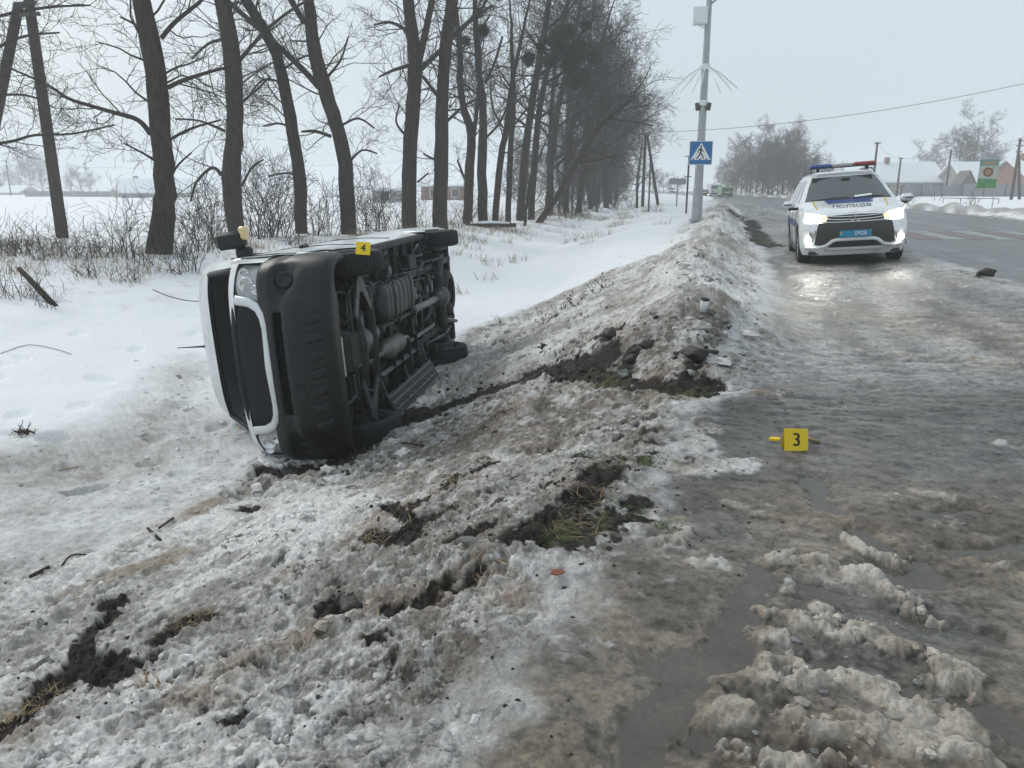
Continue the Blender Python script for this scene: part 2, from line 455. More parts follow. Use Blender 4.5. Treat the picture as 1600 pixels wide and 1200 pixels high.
mud = sstep(.26, .54, mud + .75 * brk * (mud > .02))
specks = sstep(.16, .40, fbm(GX * 13, GY * 13, 80, 4, .7)) * sstep(-.2, .25, fbm(GX * 1.6, GY * 1.6, 85, 3))
mud = np.maximum(mud, specks * np.maximum(chunk * .8, tramp * .25))
grassm = np.zeros_like(GX)
for pts, w in [([(890, 712), (950, 718), (1030, 722)], .10), ([(930, 585), (960, 592)], .1), ([(820, 562)], .07), ([(940, 1100)], .03), ([(900, 840), (980, 800), (1040, 830)], .09), ([(1180, 365), (1200, 380)], .2), ([(850, 640)], .06), ([(1040, 600), (1100, 600)], .08)]:
    grassm = np.maximum(grassm, stroke(pts, w, .8))
# --- puddle hollows and slush heaps in the wet lay-by
pud = np.zeros_like(GX)
for pts, w in [([(1190, 895), (1150, 960), (1080, 1040), (1050, 1100), (1000, 1180)], .075), ([(1100, 1000), (1040, 1030)], .07), ([(1245, 745), (1285, 800)], .07), ([(1330, 835), (1390, 870)], .08), ([(1390, 905), (1480, 900)], .09), ([(1270, 940), (1330, 945)], .05), ([(1440, 800), (1520, 800)], .05), ([(1290, 1030), (1400, 1060)], .045), ([(1240, 1170), (1330, 1190)], .05), ([(1420, 960), (1560, 990)], .05), ([(1180, 1060), (1230, 1090)], .04), ([(1500, 860), (1600, 850)], .05), ([(1120, 1140), (1200, 1160)], .05), ([(1480, 1080), (1560, 1130)], .05)]:
    pud = np.maximum(pud, stroke(pts, w, .9))
heap = np.zeros_like(GX)
for pts, w in [([(1225, 885), (1290, 890), (1350, 915)], .055), ([(1200, 965), (1290, 975), (1390, 1005), (1460, 1055)], .06), ([(1185, 1020), (1270, 1050), (1380, 1065), (1450, 1130)], .06), ([(1170, 1110), (1290, 1130), (1410, 1160)], .065), ([(1160, 1180), (1260, 1195), (1380, 1230)], .06), ([(1290, 848), (1360, 880), (1430, 892)], .03), ([(1385, 930), (1470, 965)], .035), ([(1190, 925), (1230, 940)], .03), ([(1590, 905), (1640, 910)], .05), ([(1440, 1170), (1480, 1190)], .05)]:
    heap = np.maximum(heap, stroke(pts, w, .75))
for pts, w, k in [([(1340, 545), (1440, 560), (1560, 565)], .10, .55), ([(1530, 432), (1545, 430)], .12, .8), ([(1440, 775), (1540, 800)], .04, .4), ([(1600, 590), (1500, 575)], .1, .3)]:
    heap = np.maximum(heap, stroke(pts, w, .8) * k)
heap = heap * sstep(-.35, .15, fbm(GX * 7, GY * 7, 88, 5, .65))
heap_b = heap * (.35 + 1.0 * (fbm(GX * 8, GY * 8, 90, 4, .6) * .5 + .5))

# --- relief
n_lo = fbm(GX * .55, GY * .55, 1, 3); n_md = fbm(GX * 2.3, GY * 2.3, 5, 4); n_hi = fbm(GX * 15, GY * 15, 9, 4, .6)
Z += (.05 * n_lo * (1 - ice) + .012 * n_lo * ice * (WX < ROAD_L))
Z += n_md * (.018 + .042 * chunk + .034 * tramp - .008 * ice)
Z += n_hi * (.0015 + .012 * chunk + .010 * tramp + .0022 * ice * near + .008 * mud)
rip = fbm(GX * 5.5, GY * 12, 33, 4, .62); far_sh = sstep(4.2, 6.5, GY)
Z += ice * near * (rip * (.005 + .008 * far_sh) + .008 * fbm(GX * 3.1, GY * 4.5, 37, 3) + .005 * (.3 + .7 * far_sh) * fbm(GX * 24, GY * 30, 39, 2))
lump_id = np.zeros_like(GX); lump_h = np.zeros_like(GX)
act = np.nonzero((np.maximum(np.maximum(chunk, np.maximum(stray, heap)), np.maximum(tramp, rbank * .6)) > .04) & near)[0]
ax_, ay_ = GX[act] + .035 * fbm(GX[act] * 11, GY[act] * 11, 120, 4, .65), GY[act] + .035 * fbm(GX[act] * 11, GY[act] * 11, 130, 4, .65)
dens = sstep(-.25, .35, fbm(ax_ * .9, ay_ * .9, 140, 3))
w_l = np.maximum(chunk[act], .30 * tramp[act] + .4 * rbank[act]) * (.25 + .85 * dens)
w_l = np.maximum(np.maximum(w_l, heap[act] * .95), .55 * stray[act]) * (1 - .25 * mud[act])
for size, amp, s, pr in [(.30, .26, 200, .35), (.13, .40, 210, .42), (.06, .55, 220, .6), (.028, .65, 230, .75)]:
    far_fade = 1 - sstep(size * 110, size * 260, np.hypot(ax_, ay_))
    hh, ii = lumps(ax_, ay_, size, s, pr)
    hh = hh * amp * w_l * far_fade * (1 + (.8 if size < .1 else .2) * heap[act]) * (1 if size < .2 else (1 - heap[act]))
    Z[act] += hh
    m = hh > .004
    lump_id[act] = np.where(m, ii, lump_id[act]); lump_h[act] += hh
bil = np.abs(fbm(ax_ * 7, ay_ * 7, 240, 5, .68)); bil2 = np.abs(fbm(ax_ * 19, ay_ * 19, 245, 4, .7))
Z[act] += (np.maximum(chunk[act], .3 * tramp[act]) + heap[act] * .25 + .5 * stray[act]) * (.055 * (.30 - bil) + .032 * (.30 - bil2))
crack = np.zeros_like(GX); crack[act] = np.clip(bil * 2.2 - .25, 0, 1)
Z -= .010 * mud * (1 - ice) - .022 * mud * n_hi
foot = lumps(GX[near], GY[near], .62, 300, .4, .18, .3)[0]
Z[near] -= foot * .5 * (1 - np.maximum(np.maximum(chunk, ice), 0))[near] * sstep(20, 9, np.hypot(GX, GY))[near] * (GX[near] < -3)
# hollows of the puddles, heaps of slush
WATER = -.015
lay = ice * sstep(5.2, 3.8, GY) * sstep(3.2, 2.0, GX)
Z = Z * (1 - lay * .45)
Z += .010 * lay * (1 - pud) + lay * (.009 * fbm(GX * 4, GY * 4, 207, 4, .6) + .006 * fbm(GX * 16, GY * 16, 208, 4, .7)) - .024 * pud * lay * (1 - sstep(.15, .5, heap)) + .030 * heap_b
# under the road sheet the ground sinks away
Z += .030 * np.exp(-((GS - ROAD_L - .02) / .20) ** 2) * (GS > 2) * (.8 + .5 * fbm(GX * 3, GY * 3, 407, 3))
onroad = sstep(ROAD_L + .22, ROAD_L + .5, GS + .12 * fbm(GX * 1.5, GY * 1.5, 409, 3)) * sstep(ROAD_R - .2, ROAD_R - .45, GS)
Z -= .06 * onroad
# wheel rut through the ridge where the van left the road
rut = stroke([(1110, 600), (1020, 592), (930, 572), (860, 560), (780, 592), (690, 622)], .26, .7)
Z -= .06 * rut * sstep(-.1, .5, rut)

# --- surface colour, roughness
def mixc(a, b, t): return a + (np.asarray(b)[None, :] - a) * t[:, None] if np.ndim(b) == 1 else a + (b - a) * t[:, None]
C = np.tile(np.array([[.86, .875, .89]]), (len(GX), 1)); RGH = np.full(GX.shape, .75)
big = fbm(GX * .7, GY * .7, 150, 4, .6); mid = fbm(GX * 4.3, GY * 4.3, 160, 4, .6); fine = fbm(GX * 26, GY * 26, 170, 3, .65)
t_d = np.clip(tramp * (.62 + .35 * big + .3 * mid + .25 * fine), 0, 1)
C = mixc(C, [.30, .28, .255], t_d)
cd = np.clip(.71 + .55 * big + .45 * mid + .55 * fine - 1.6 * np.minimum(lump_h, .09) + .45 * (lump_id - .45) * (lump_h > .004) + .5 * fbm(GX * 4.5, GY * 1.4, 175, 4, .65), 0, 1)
left_white = sstep(-.55, -1.7, GX) * sstep(6.0, 4.0, GY)
cd = np.clip(cd - .30 * left_white - .34 * sstep(6.8, 9, GY), 0, 1)
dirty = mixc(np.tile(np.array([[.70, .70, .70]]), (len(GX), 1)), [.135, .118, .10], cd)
brown = sstep(.12, .55, fbm(GX * 1.9, GY * 1.9, 180, 3) + .15 * mid)
dirty = mixc(dirty, [.27, .205, .145], brown * .6 * (1 - .55 * sstep(6.5, 9, GY))); dirty = dirty * np.array([1.02, .995, .965])[None, :]
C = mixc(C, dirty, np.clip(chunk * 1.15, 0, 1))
ig = np.clip(.5 + .5 * fbm(GX * 1.3, GY * .9, 190, 4) + .45 * fbm(GX * 5, GY * 11, 195, 4, .65), 0, 1)
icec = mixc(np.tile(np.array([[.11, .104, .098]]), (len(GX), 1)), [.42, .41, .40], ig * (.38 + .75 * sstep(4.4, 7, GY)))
fgb = sstep(4.6, 3.2, GY) * sstep(-.5, .4, fbm(GX * 1.5, GY * 1.5, 197, 3) + .12)
icec = mixc(icec, np.array([.25, .214, .168])[None, :] * (.72 + .5 * ig)[:, None], fgb * .8)
icec = mixc(icec, [.12, .108, .095], sstep(.1, .4, fbm(GX * 2.2, GY * 2.2, 199, 4)) * .75 * sstep(7, 4, GY))
dark_band = np.exp(-((GY - 5.6) / .9) ** 2) * sstep(-.3, .2, GX) * .55 + np.exp(-((WX - xb - .25) / .3) ** 2) * .5 * sstep(2.2, 3.4, GY) * sstep(6.5, 5, GY)
icec = mixc(icec, [.075, .07, .066], np.clip(dark_band, 0, 1))
icec = icec * np.clip(1 + .55 * rip + .6 * fine + .35 * fbm(GX * 55, GY * 70, 201, 2), .35, 2.0)[:, None]
tr_ = np.zeros_like(GX)
for x0, w_, k in ((.75, .12, .6), (1.55, .16, .8), (2.15, .12, .6), (2.9, .2, .9), (3.4, .12, .7)):
    tr_ = np.maximum(tr_, k * np.exp(-((WX - x0 - .25 * np.sin(WY * .22 + x0)) / w_) ** 2))
tr_ = tr_ * sstep(5.5, 8, GY) * sstep(-.35, .25, fbm(GX * 1.1, GY * .5, 221, 4))
icec = mixc(icec, [.075, .071, .067], tr_ * .75); Z -= .012 * tr_ * ice * near
br_ = sstep(-.15, .4, fbm(GX * .8, GY * .8, 225, 4)); icec = icec * (1 - br_[:, None] * np.array([.05, .13, .23])[None, :] * .8)
C = mixc(C, icec * .90, ice)
RGH = RGH * (1 - ice) + ice * (.34 + .28 * ig + .12 * fine)
C = mixc(C, dirty * .9 + .02, np.clip(stray * 1.1, 0, 1) * .85)
glint = np.maximum(stroke([(1385, 418), (1435, 430)], .35, .9), .7 * stroke([(1285, 425), (1300, 470)], .3, .9)) * sstep(-.2, .2, fbm(GX * 6, GY * 9, 411, 3))
RGH = RGH * (1 - glint) + .10 * glint; C = mixc(C, [.10, .10, .10], glint * .5)
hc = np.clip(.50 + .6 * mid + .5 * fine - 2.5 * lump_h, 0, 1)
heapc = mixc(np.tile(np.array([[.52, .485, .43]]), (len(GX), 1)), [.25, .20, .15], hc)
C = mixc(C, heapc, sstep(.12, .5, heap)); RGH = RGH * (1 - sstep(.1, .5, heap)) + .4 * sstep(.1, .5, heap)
stain = poly_mask([(540, 880), (620, 790), (720, 740), (860, 690), (1040, 690), (1090, 760), (1040, 900), (900, 960), (760, 930), (640, 960)], .35)
stain = np.maximum(stain * .8, np.maximum(halo * .95, .7 * poly_mask([(560, 760), (640, 690), (800, 640), (900, 640), (760, 740), (600, 830)], .3)))
stain = np.clip(stain * sstep(-.45, .35, fbm(GX * 3.2, GY * 2.2, 421, 5, .68) + .35 * fine), 0, 1) * np.maximum(chunk, .6 * tramp)
C = mixc(C, np.array([.125, .10, .078])[None, :] * (.7 + .7 * np.clip(.5 + mid, 0, 1))[:, None], stain * .62)
soil = mixc(np.tile(np.array([[.011, .0095, .0085]]), (len(GX), 1)), [.034, .026, .020], np.clip(.5 + .6 * mid + .5 * fine, 0, 1))
C = mixc(C, soil, np.clip(mud * 1.05, 0, 1) * (1 - .6 * heap)); RGH = RGH * (1 - mud) + .78 * mud
C = mixc(C, [.10, .11, .045], np.clip(grassm * sstep(-.3, .3, mid + fine), 0, 1) * .7)
rb = np.clip(rbank * 1.3, 0, 1) * snow_r
C = mixc(C, mixc(np.tile(np.array([[.50, .49, .47]]), (len(GX), 1)), [.30, .28, .26], np.clip(.5 + .6 * mid, 0, 1)), rb)
edge_slush = np.exp(-((WX - ROAD_L - .02) / .22) ** 2) * sstep(.0, .35, fbm(GX * 1.2, GY * .5, 205, 3) + .25)
C = mixc(C, [.50, .50, .50], edge_slush * .6)
verge = sstep(-8.5, -10.5, WX) * sstep(-24, -15, WX) * sstep(8, 13, WY)            # litter and stalks under the trees
C = mixc(C, [.34, .28, .22], verge * sstep(.0, .6, fbm(GX * 2.5, GY * 2.5, 215, 4, .65)) * .4)
C = np.clip(C, .01, .9)

vz = Z.reshape(NRAD, NT)
verts = np.concatenate([np.stack([GX, GY, Z], 1), [[0, 0, gz(0., 0.)]]])
ii, jj = np.meshgrid(np.arange(NRAD - 1), np.arange(NT), indexing='ij')
j2 = (jj + 1) % NT
quads = np.stack([ii * NT + jj, (ii + 1) * NT + jj, (ii + 1) * NT + j2, ii * NT + j2], -1).reshape(-1, 4)[:, ::-1]
cen = len(GX)
tris = np.stack([np.full(NT, cen), (np.arange(NT) + 1) % NT, np.arange(NT)], 1)
def np_mesh(name, verts, faces_list, col=None, rgh=None, smooth=True):
    me = bpy.data.meshes.new(name)
    nl = sum(f.size for f in faces_list); npoly = sum(len(f) for f in faces_list)
    me.vertices.add(len(verts)); me.vertices.foreach_set('co', np.ascontiguousarray(verts, np.float32).ravel())
    me.loops.add(nl); me.polygons.add(npoly)
    me.loops.foreach_set('vertex_index', np.concatenate([f.ravel() for f in faces_list]).astype(np.int32))
    st = []; o = 0
    for f in faces_list:
        st.append(o + np.arange(len(f)) * f.shape[1]); o += f.size
    me.polygons.foreach_set('loop_start', np.concatenate(st).astype(np.int32))
    me.polygons.foreach_set('use_smooth', np.full(npoly, smooth))
    me.update(calc_edges=True)
    if col is not None:
        a = me.attributes.new('albedo', 'FLOAT_COLOR', 'POINT')
        a.data.foreach_set('color', np.concatenate([col, np.ones((len(col), 1))], 1).astype(np.float32).ravel())
    if rgh is not None:
        a = me.attributes.new('rough', 'FLOAT', 'POINT'); a.data.foreach_set('value', rgh.astype(np.float32))
    return me
def surface_mat(name, fine_scale=85, bump=.6, dist=.012, spec=.2, var=.34):
    m = bpy.data.materials.new(name); m.use_nodes = True
    N, L = m.node_tree.nodes, m.node_tree.links; b = N['Principled BSDF']
    at = N.new('ShaderNodeAttribute'); at.attribute_name = 'albedo'
    ar = N.new('ShaderNodeAttribute'); ar.attribute_name = 'rough'
    tc = N.new('ShaderNodeTexCoord')
    nz = N.new('ShaderNodeTexNoise'); nz.inputs['Scale'].default_value = fine_scale; nz.inputs['Detail'].default_value = 6; nz.inputs['Roughness'].default_value = .7
    L.new(tc.outputs['Object'], nz.inputs['Vector'])
    mr = N.new('ShaderNodeMapRange'); mr.inputs[1].default_value = .3; mr.inputs[2].default_value = .7; mr.inputs[3].default_value = 1 - var; mr.inputs[4].default_value = 1 + var * .6
    L.new(nz.outputs['Fac'], mr.inputs[0])
    mx = N.new('ShaderNodeVectorMath'); mx.operation = 'SCALE'
    L.new(at.outputs['Color'], mx.inputs[0]); L.new(mr.outputs[0], mx.inputs['Scale'])
    L.new(mx.outputs[0], b.inputs['Base Color']); L.new(ar.outputs['Fac'], b.inputs['Roughness'])
    b.inputs['Specular IOR Level'].default_value = spec
    bp = N.new('ShaderNodeBump'); bp.inputs['Strength'].default_value = bump; bp.inputs['Distance'].default_value = dist
    L.new(nz.outputs['Fac'], bp.inputs['Height']); L.new(bp.outputs[0], b.inputs['Normal'])
    return m
M['ground'] = surface_mat('snow_and_slush')
g_me = np_mesh('ground', verts, [quads, tris], np.concatenate([C, C[:1]]), np.concatenate([np.clip(RGH, .12, 1), [.6]]))
ground = tag(link('ground', g_me, M['ground']), kind='structure')

# lookup of the finished surface
def surf_z(x, y):
    r = math.hypot(x, y); a = math.atan2(x, y) + YAW
    a = (a + math.radians(46)) % (2 * math.pi) - math.radians(46)
    i = int(np.clip(np.searchsorted(RR, r), 1, NRAD - 1)); j = int(np.clip(np.searchsorted(TH, a), 1, NT - 1))
    t = (r - RR[i - 1]) / (RR[i] - RR[i - 1]); s = (a - TH[j - 1]) / (TH[j] - TH[j - 1])
    t = min(max(t, 0), 1); s = min(max(s, 0), 1)
    return float((vz[i - 1, j - 1] * (1 - s) + vz[i - 1, j] * s) * (1 - t) + (vz[i, j - 1] * (1 - s) + vz[i, j] * s) * t)

# --- standing melt water
M['water'] = mat('murky_melt_water', (.115, .104, .09), .05, spec=.55, bump=.02, bscale=9, var=.25, scale=2.5)
M['water'].node_tree.nodes['Principled BSDF'].inputs['Alpha'].default_value = .62
wb_ = MB(); P = [(on_ground(u, v)) for u, v in [(985, 730), (1300, 715), (1640, 720)]] + [(2.1, 2.2), (1.5, 1.2), (-.35, 1.1)] + [on_ground(960, 1190)]
wb_.add([(x, y, WATER) for x, y in P], [tuple(range(len(P)))[::-1]])
w_o = wb_.build('puddle', M['water']); tag(w_o, kind='structure')

# --- the road
def road_mat():
    m = bpy.data.materials.new('wet_asphalt'); m.use_nodes = True
    N, L = m.node_tree.nodes, m.node_tree.links; b = N['Principled BSDF']
    tc = N.new('ShaderNodeTexCoord'); mp = N.new('ShaderNodeMapping'); mp.inputs['Scale'].default_value = (1.6, .08, 1)
    L.new(tc.outputs['Object'], mp.inputs[0])
    n1 = N.new('ShaderNodeTexNoise'); n1.inputs['Scale'].default_value = 1.0; n1.inputs['Detail'].default_value = 5; L.new(mp.outputs[0], n1.inputs['Vector'])
    n2 = N.new('ShaderNodeTexNoise'); n2.inputs['Scale'].default_value = 1.3; n2.inputs['Detail'].default_value = 7; L.new(tc.outputs['Object'], n2.inputs['Vector'])
    n3 = N.new('ShaderNodeTexNoise'); n3.inputs['Scale'].default_value = 70; n3.inputs['Detail'].default_value = 4; L.new(tc.outputs['Object'], n3.inputs['Vector'])
    ad = N.new('ShaderNodeMath'); ad.operation = 'ADD'; L.new(n1.outputs['Fac'], ad.inputs[0]); L.new(n2.outputs['Fac'], ad.inputs[1])
    cr = N.new('ShaderNodeValToRGB'); cr.color_ramp.elements[0].position = .40; cr.color_ramp.elements[0].color = (.055, .055, .056, 1)
    cr.color_ramp.elements[1].position = .66; cr.color_ramp.elements[1].color = (.19, .19, .192, 1)
    hf = N.new('ShaderNodeMath'); hf.operation = 'MULTIPLY'; hf.inputs[1].default_value = .5; L.new(ad.outputs[0], hf.inputs[0]); L.new(hf.outputs[0], cr.inputs[0])
    L.new(cr.outputs[0], b.inputs['Base Color'])
    rr = N.new('ShaderNodeMapRange'); rr.inputs[1].default_value = .35; rr.inputs[2].default_value = .65; rr.inputs[3].default_value = .25; rr.inputs[4].default_value = .6
    L.new(hf.outputs[0], rr.inputs[0]); L.new(rr.outputs[0], b.inputs['Roughness'])
    bp = N.new('ShaderNodeBump'); bp.inputs['Strength'].default_value = .3; bp.inputs['Distance'].default_value = .008; L.new(n3.outputs['Fac'], bp.inputs['Height']); L.new(bp.outputs[0], b.inputs['Normal'])
    return m
M['asphalt'] = road_mat()
ys_ = np.concatenate([np.linspace(-60, 5, 14), np.linspace(6, 90, 120), np.geomspace(92, 1300, 30)])
xs_ = np.linspace(ROAD_L, ROAD_R, 17)
def road_z(x, y): return float(np.interp(x, [3.7, 4.4, 7.8, 12.0], [.235, .262, .30, .26])) + .006 + .01
rv = []; rf = []
for a, y in enumerate(ys_):
    for b_, x in enumerate(xs_):
        xo = x + (.12 * math.sin(y * 1.1) * math.sin(y * .37) if b_ == 0 else 0)
        rv.append((xo + float(bend(y)), y, road_z(x, y)))
for a in range(len(ys_) - 1):
    for b_ in range(16): rf.append((a * 17 + b_, a * 17 + b_ + 1, (a + 1) * 17 + b_ + 1, (a + 1) * 17 + b_))
rmb = MB(); rmb.add(rv, rf); road = tag(rmb.build('road', M['asphalt'], smooth=True), kind='structure')
M['paint_white'] = mat('worn_white_road_paint', (.34, .34, .34), .55, dirt=(.13, .13, .13), dirt_amt=.75, dirt_scale=3)
M['paint_red'] = mat('worn_red_road_paint', (.21, .13, .125), .55, dirt=(.14, .13, .13), dirt_amt=.85, dirt_scale=3)
for k in range(13):
    x0 = ROAD_L + .55 + k * .56
    if x0 + .5 > ROAD_R - .1: break
    mb = MB(); n = 8
    mb.grid(lambda s, t: (x0 + s * .5, 20.6 + t * 4.0, road_z(x0 + s * .5, 0) + .005), 2, n)
    white = k % 2 == 0
    o = mb.build('crossing_stripe', M['paint_white' if white else 'paint_red'], road)
for y0 in range(2, 130, 9):
    if 18 < y0 < 27: continue
    mb = MB(); mb.grid(lambda s, t: (7.75 + s * .13 + float(bend(y0 + t * 4)), y0 + t * 4, road_z(7.8, 0) + .005), 1, 4); mb.build('lane_line', M['paint_white'], road)

CC = C.reshape(NRAD, NT, 3)
def surf_col(x, y):
    r = math.hypot(x, y); a = math.atan2(x, y) + YAW
    a = (a + math.radians(46)) % (2 * math.pi) - math.radians(46)
    return CC[int(np.clip(np.searchsorted(RR, r), 0, NRAD - 1)), int(np.clip(np.searchsorted(TH, a), 0, NT - 1))]
# ---------------------------------------------------------------- bare trees
class Twigs:
    """fast collector of tapered three- to seven-sided tubes"""
    def __init__(s): s.V = []; s.F = []; s.n = 0
    def tube(s, pts, rad, n):
        pts = np.asarray(pts, float); m = len(pts)
        t = np.gradient(pts, axis=0); t /= (np.linalg.norm(t, axis=1, keepdims=True) + 1e-9)
        tm = pts[-1] - pts[0]; tm = tm / (np.linalg.norm(tm) + 1e-9); a = np.array([0., 0, 1]) if abs(tm[2]) < .6 else np.array([.6, .8, 0]) if abs(tm[0] * .6 + tm[1] * .8) < .7 else np.array([.8, -.6, 0])
        x = np.cross(t, a); x /= (np.linalg.norm(x, axis=1, keepdims=True) + 1e-9); y = np.cross(t, x)
        th = np.arange(n) * 2 * np.pi / n
        r = np.asarray(rad, float)[:, None, None]
        v = pts[:, None, :] + (x[:, None, :] * np.cos(th)[None, :, None] + y[:, None, :] * np.sin(th)[None, :, None]) * r
        s.V.append(v.reshape(-1, 3))
        i, k = np.meshgrid(np.arange(m - 1), np.arange(n), indexing='ij'); k2 = (k + 1) % n
        s.F.append(np.stack([i * n + k, i * n + k2, (i + 1) * n + k2, (i + 1) * n + k], -1).reshape(-1, 4) + s.n)
        s.n += m * n
    def mesh(s, name): return np_mesh(name, np.concatenate(s.V), [np.concatenate(s.F)])

def rand_dir(R, d, spread):
    v = R.normal(size=3); v -= d * v.dot(d); v /= np.linalg.norm(v) + 1e-9
    k = d * math.cos(spread) + v * math.sin(spread); return k / np.linalg.norm(k)
def wander(R, p, d, length, seg, wob, lift):
    pts = [p]; d = d.copy()
    for _ in range(seg):
        d = d + R.normal(size=3) * wob; d[2] += lift; d /= np.linalg.norm(d); p = p + d * (length / seg); pts.append(p)
    return np.array(pts)
def grow(T, R, p, d, length, rad, level, rmin, dens, lift=.05, wob=.22):
    seg = 5 if level >= 2 else (4 if level == 1 else 3)
    pts = wander(R, p, d, length, seg, wob, lift)
    rr = np.linspace(rad, max(rmin, rad * .35), seg + 1)
    T.tube(pts, rr, 5 if level >= 3 else (4 if level == 2 else 3))
    if level == 0: return
    nb = max(2, int(R.uniform(.8, 1.2) * dens * (3.2 + level)))
    for k in range(nb):
        t = R.uniform(.18, 1.0) * seg; i = min(int(t), seg - 1); f = t - i
        q = pts[i] * (1 - f) + pts[i + 1] * f; dd = pts[i + 1] - pts[i]; dd /= np.linalg.norm(dd)
        grow(T, R, q, rand_dir(R, dd, R.uniform(.5, 1.15)), length * R.uniform(.38, .62), max(rmin, rr[i] * R.uniform(.4, .6)), level - 1, rmin, dens, lift, wob * 1.05)
def smooth_path(pts, sub=4):
    P = [np.asarray(p, float) for p in pts]; out = []
    for i in range(len(P) - 1):
        p0, p1, p2, p3 = P[max(i - 1, 0)], P[i], P[i + 1], P[min(i + 2, len(P) - 1)]
        for k in range(sub):
            t = k / sub
            out.append(.5 * (2 * p1 + (p2 - p0) * t + (2 * p0 - 5 * p1 + 4 * p2 - p3) * t * t + (3 * p1 - p0 - 3 * p2 + p3) * t ** 3))
    out.append(P[-1]); return np.array(out)
def shoot(T, R, path, rad, spacing, length, level, rmin, dens, lo=.2, lift=.05):
    """side shoots all along a limb"""
    L = np.concatenate([[0], np.cumsum(np.linalg.norm(np.diff(path, axis=0), axis=1))])
    s = L[-1] * lo
    while s < L[-1]:
        i = min(int(np.searchsorted(L, s)) - 1, len(path) - 2); i = max(i, 0)
        f = (s - L[i]) / max(1e-6, L[i + 1] - L[i]); q = path[i] * (1 - f) + path[i + 1] * f
        d = path[i + 1] - path[i]; d /= np.linalg.norm(d)
        k = .6 + .5 * (1 - s / L[-1])
        grow(T, R, q, rand_dir(R, d, R.uniform(.6, 1.25)), length * k * R.uniform(.6, 1.2), max(rmin, min(rad[i] * .35, .014 * length)), level, rmin, dens, lift)
        s += spacing * R.uniform(.5, 1.5)
def ball_of_twigs(c, r, R, n=90):
    T = Twigs()
    for k in range(n):
        d = R.normal(size=3); d /= np.linalg.norm(d)
        a = wander(R, c, d, r * R.uniform(.7, 1.05), 2, .35, 0); T.tube(a, [.012, .01, .008], 3)
        for j in range(5):
            T.tube(wander(R, a[1], rand_dir(R, d, .8), r * .55, 2, .4, 0), [.01, .009, .007], 3)
    return T.mesh('mistletoe')

def px_tree(name, stem, dep, limbs=(), seed=1, top=5.0, label='', balls=(), twig=1.0, level=2, far=False, spacing=.36, group=None):
    """stem/limbs: photograph pixels (u, v, width in px) at one depth; grows on above the frame"""
    R = np.random.RandomState(seed); px = dep / FPX
    w3 = [at_depth(u, v, dep) for u, v, w in stem]; rad = [w * px / 2 for u, v, w in stem]
    # root flare into the ground
    b = w3[0].copy(); g = surf_z(b[0], b[1]); down = [np.array([b[0], b[1], min(g, b[2]) - .25])] if b[2] > g - .3 else []
    w3[0] = np.array([b[0], b[1], max(b[2], g + .05)])
    if top > 0:
        d = w3[-1] - w3[-2]; d /= np.linalg.norm(d); p = w3[-1]; r = rad[-1]
        for k in range(3):
            d = d + R.normal(size=3) * .08; d[2] += .1; d /= np.linalg.norm(d); p = p + d * top / 3; r *= .62; w3.append(p); rad.append(r)
    path = smooth_path(down + w3, 4)
    rr = np.interp(np.linspace(0, 1, len(path)), np.linspace(0, 1, len(down + w3)), ([rad[0] * 1.25] if down else []) + rad)
    t = empty(name, (b[0], b[1], g)); inv = Matrix.Translation((-b[0], -b[1], -g))
    tr = Twigs(); rough = rr * (1 + .022 * R.normal(size=len(rr))); tr.tube(path + R.normal(size=path.shape) * .012, rough, 14)
    me = tr.mesh('trunk'); me.transform(inv); link('trunk', me, M['bark'], t)
    T = Twigs(); rmin = max(.0045, .16 * px)
    shoot(T, R, path, rr, spacing, 2.1 * twig, level, rmin, 1.0, lo=.3)
    for lm in limbs:
        q = [at_depth(u, v, dep) for u, v, w in lm]
        off = R.uniform(-.9, .9); q = [p + np.array([0, off * i / len(q), 0]) for i, p in enumerate(q)]
        pw = [l[2] * px / 2 * .8 for l in lm]; lp = smooth_path(q, 4); lr = np.interp(np.linspace(0, 1, len(lp)), np.linspace(0, 1, len(pw)), pw)
        T.tube(lp, lr, 7); shoot(T, R, lp, lr, spacing * .75, 1.7 * twig, level, rmin, 1.0, lo=.15)
    me = T.mesh('crown'); me.transform(inv); link('crown', me, M['twig'], t)
    for u, v, r_ in balls:
        me = ball_of_twigs(at_depth(u, v, dep + R.uniform(-.6, .6)), r_ * px, R); me.transform(inv); link('mistletoe', me, M['mistletoe'], t)
    return tag(t, label, 'tree', group)

px_tree('bare_tree', [(249, 397, 40), (256, 330, 33), (257, 275, 30), (249, 183, 30), (240, 92, 29), (222, 0, 26)], 18.2,
        [[(262, 137, 9), (282, 125, 8), (323, 110, 6), (352, 101, 4)], [(253, 59, 9), (282, 37, 8), (330, 7, 6), (360, -15, 4)], [(235, 209, 11), (213, 187, 9), (176, 176, 8), (136, 165, 7), (95, 152, 6), (66, 134, 5), (22, 114, 4), (-20, 98, 3)],
         [(248, 255, 6), (232, 240, 4), (210, 225, 3)], [(262, 220, 6), (290, 200, 5), (330, 185, 3)], [(236, 60, 7), (200, 35, 5), (165, 20, 3)], [(262, 290, 5), (285, 262, 4), (318, 240, 3)]], 21, 6, 'thick bare tree with crooked trunk, nearest the utility pole with a strut', level=2)
px_tree('bare_tree', [(370, 364, 26), (361, 279, 28), (367, 202, 25), (363, 92, 25), (347, 0, 23)], 25.5,
        [[(346, 273, 8), (328, 262, 6), (300, 285, 5), (288, 315, 4)], [(374, 95, 8), (396, 73, 7), (425, 46, 6), (462, 20, 5), (500, 0, 4)], [(378, 160, 6), (400, 140, 4), (420, 120, 3)], [(352, 205, 6), (320, 190, 4), (290, 188, 3)], [(378, 290, 5), (398, 262, 4), (420, 250, 3)], [(354, 60, 6), (330, 70, 5), (310, 95, 3)]], 22, 6, 'straight bare tree with a stub branch low on its trunk')
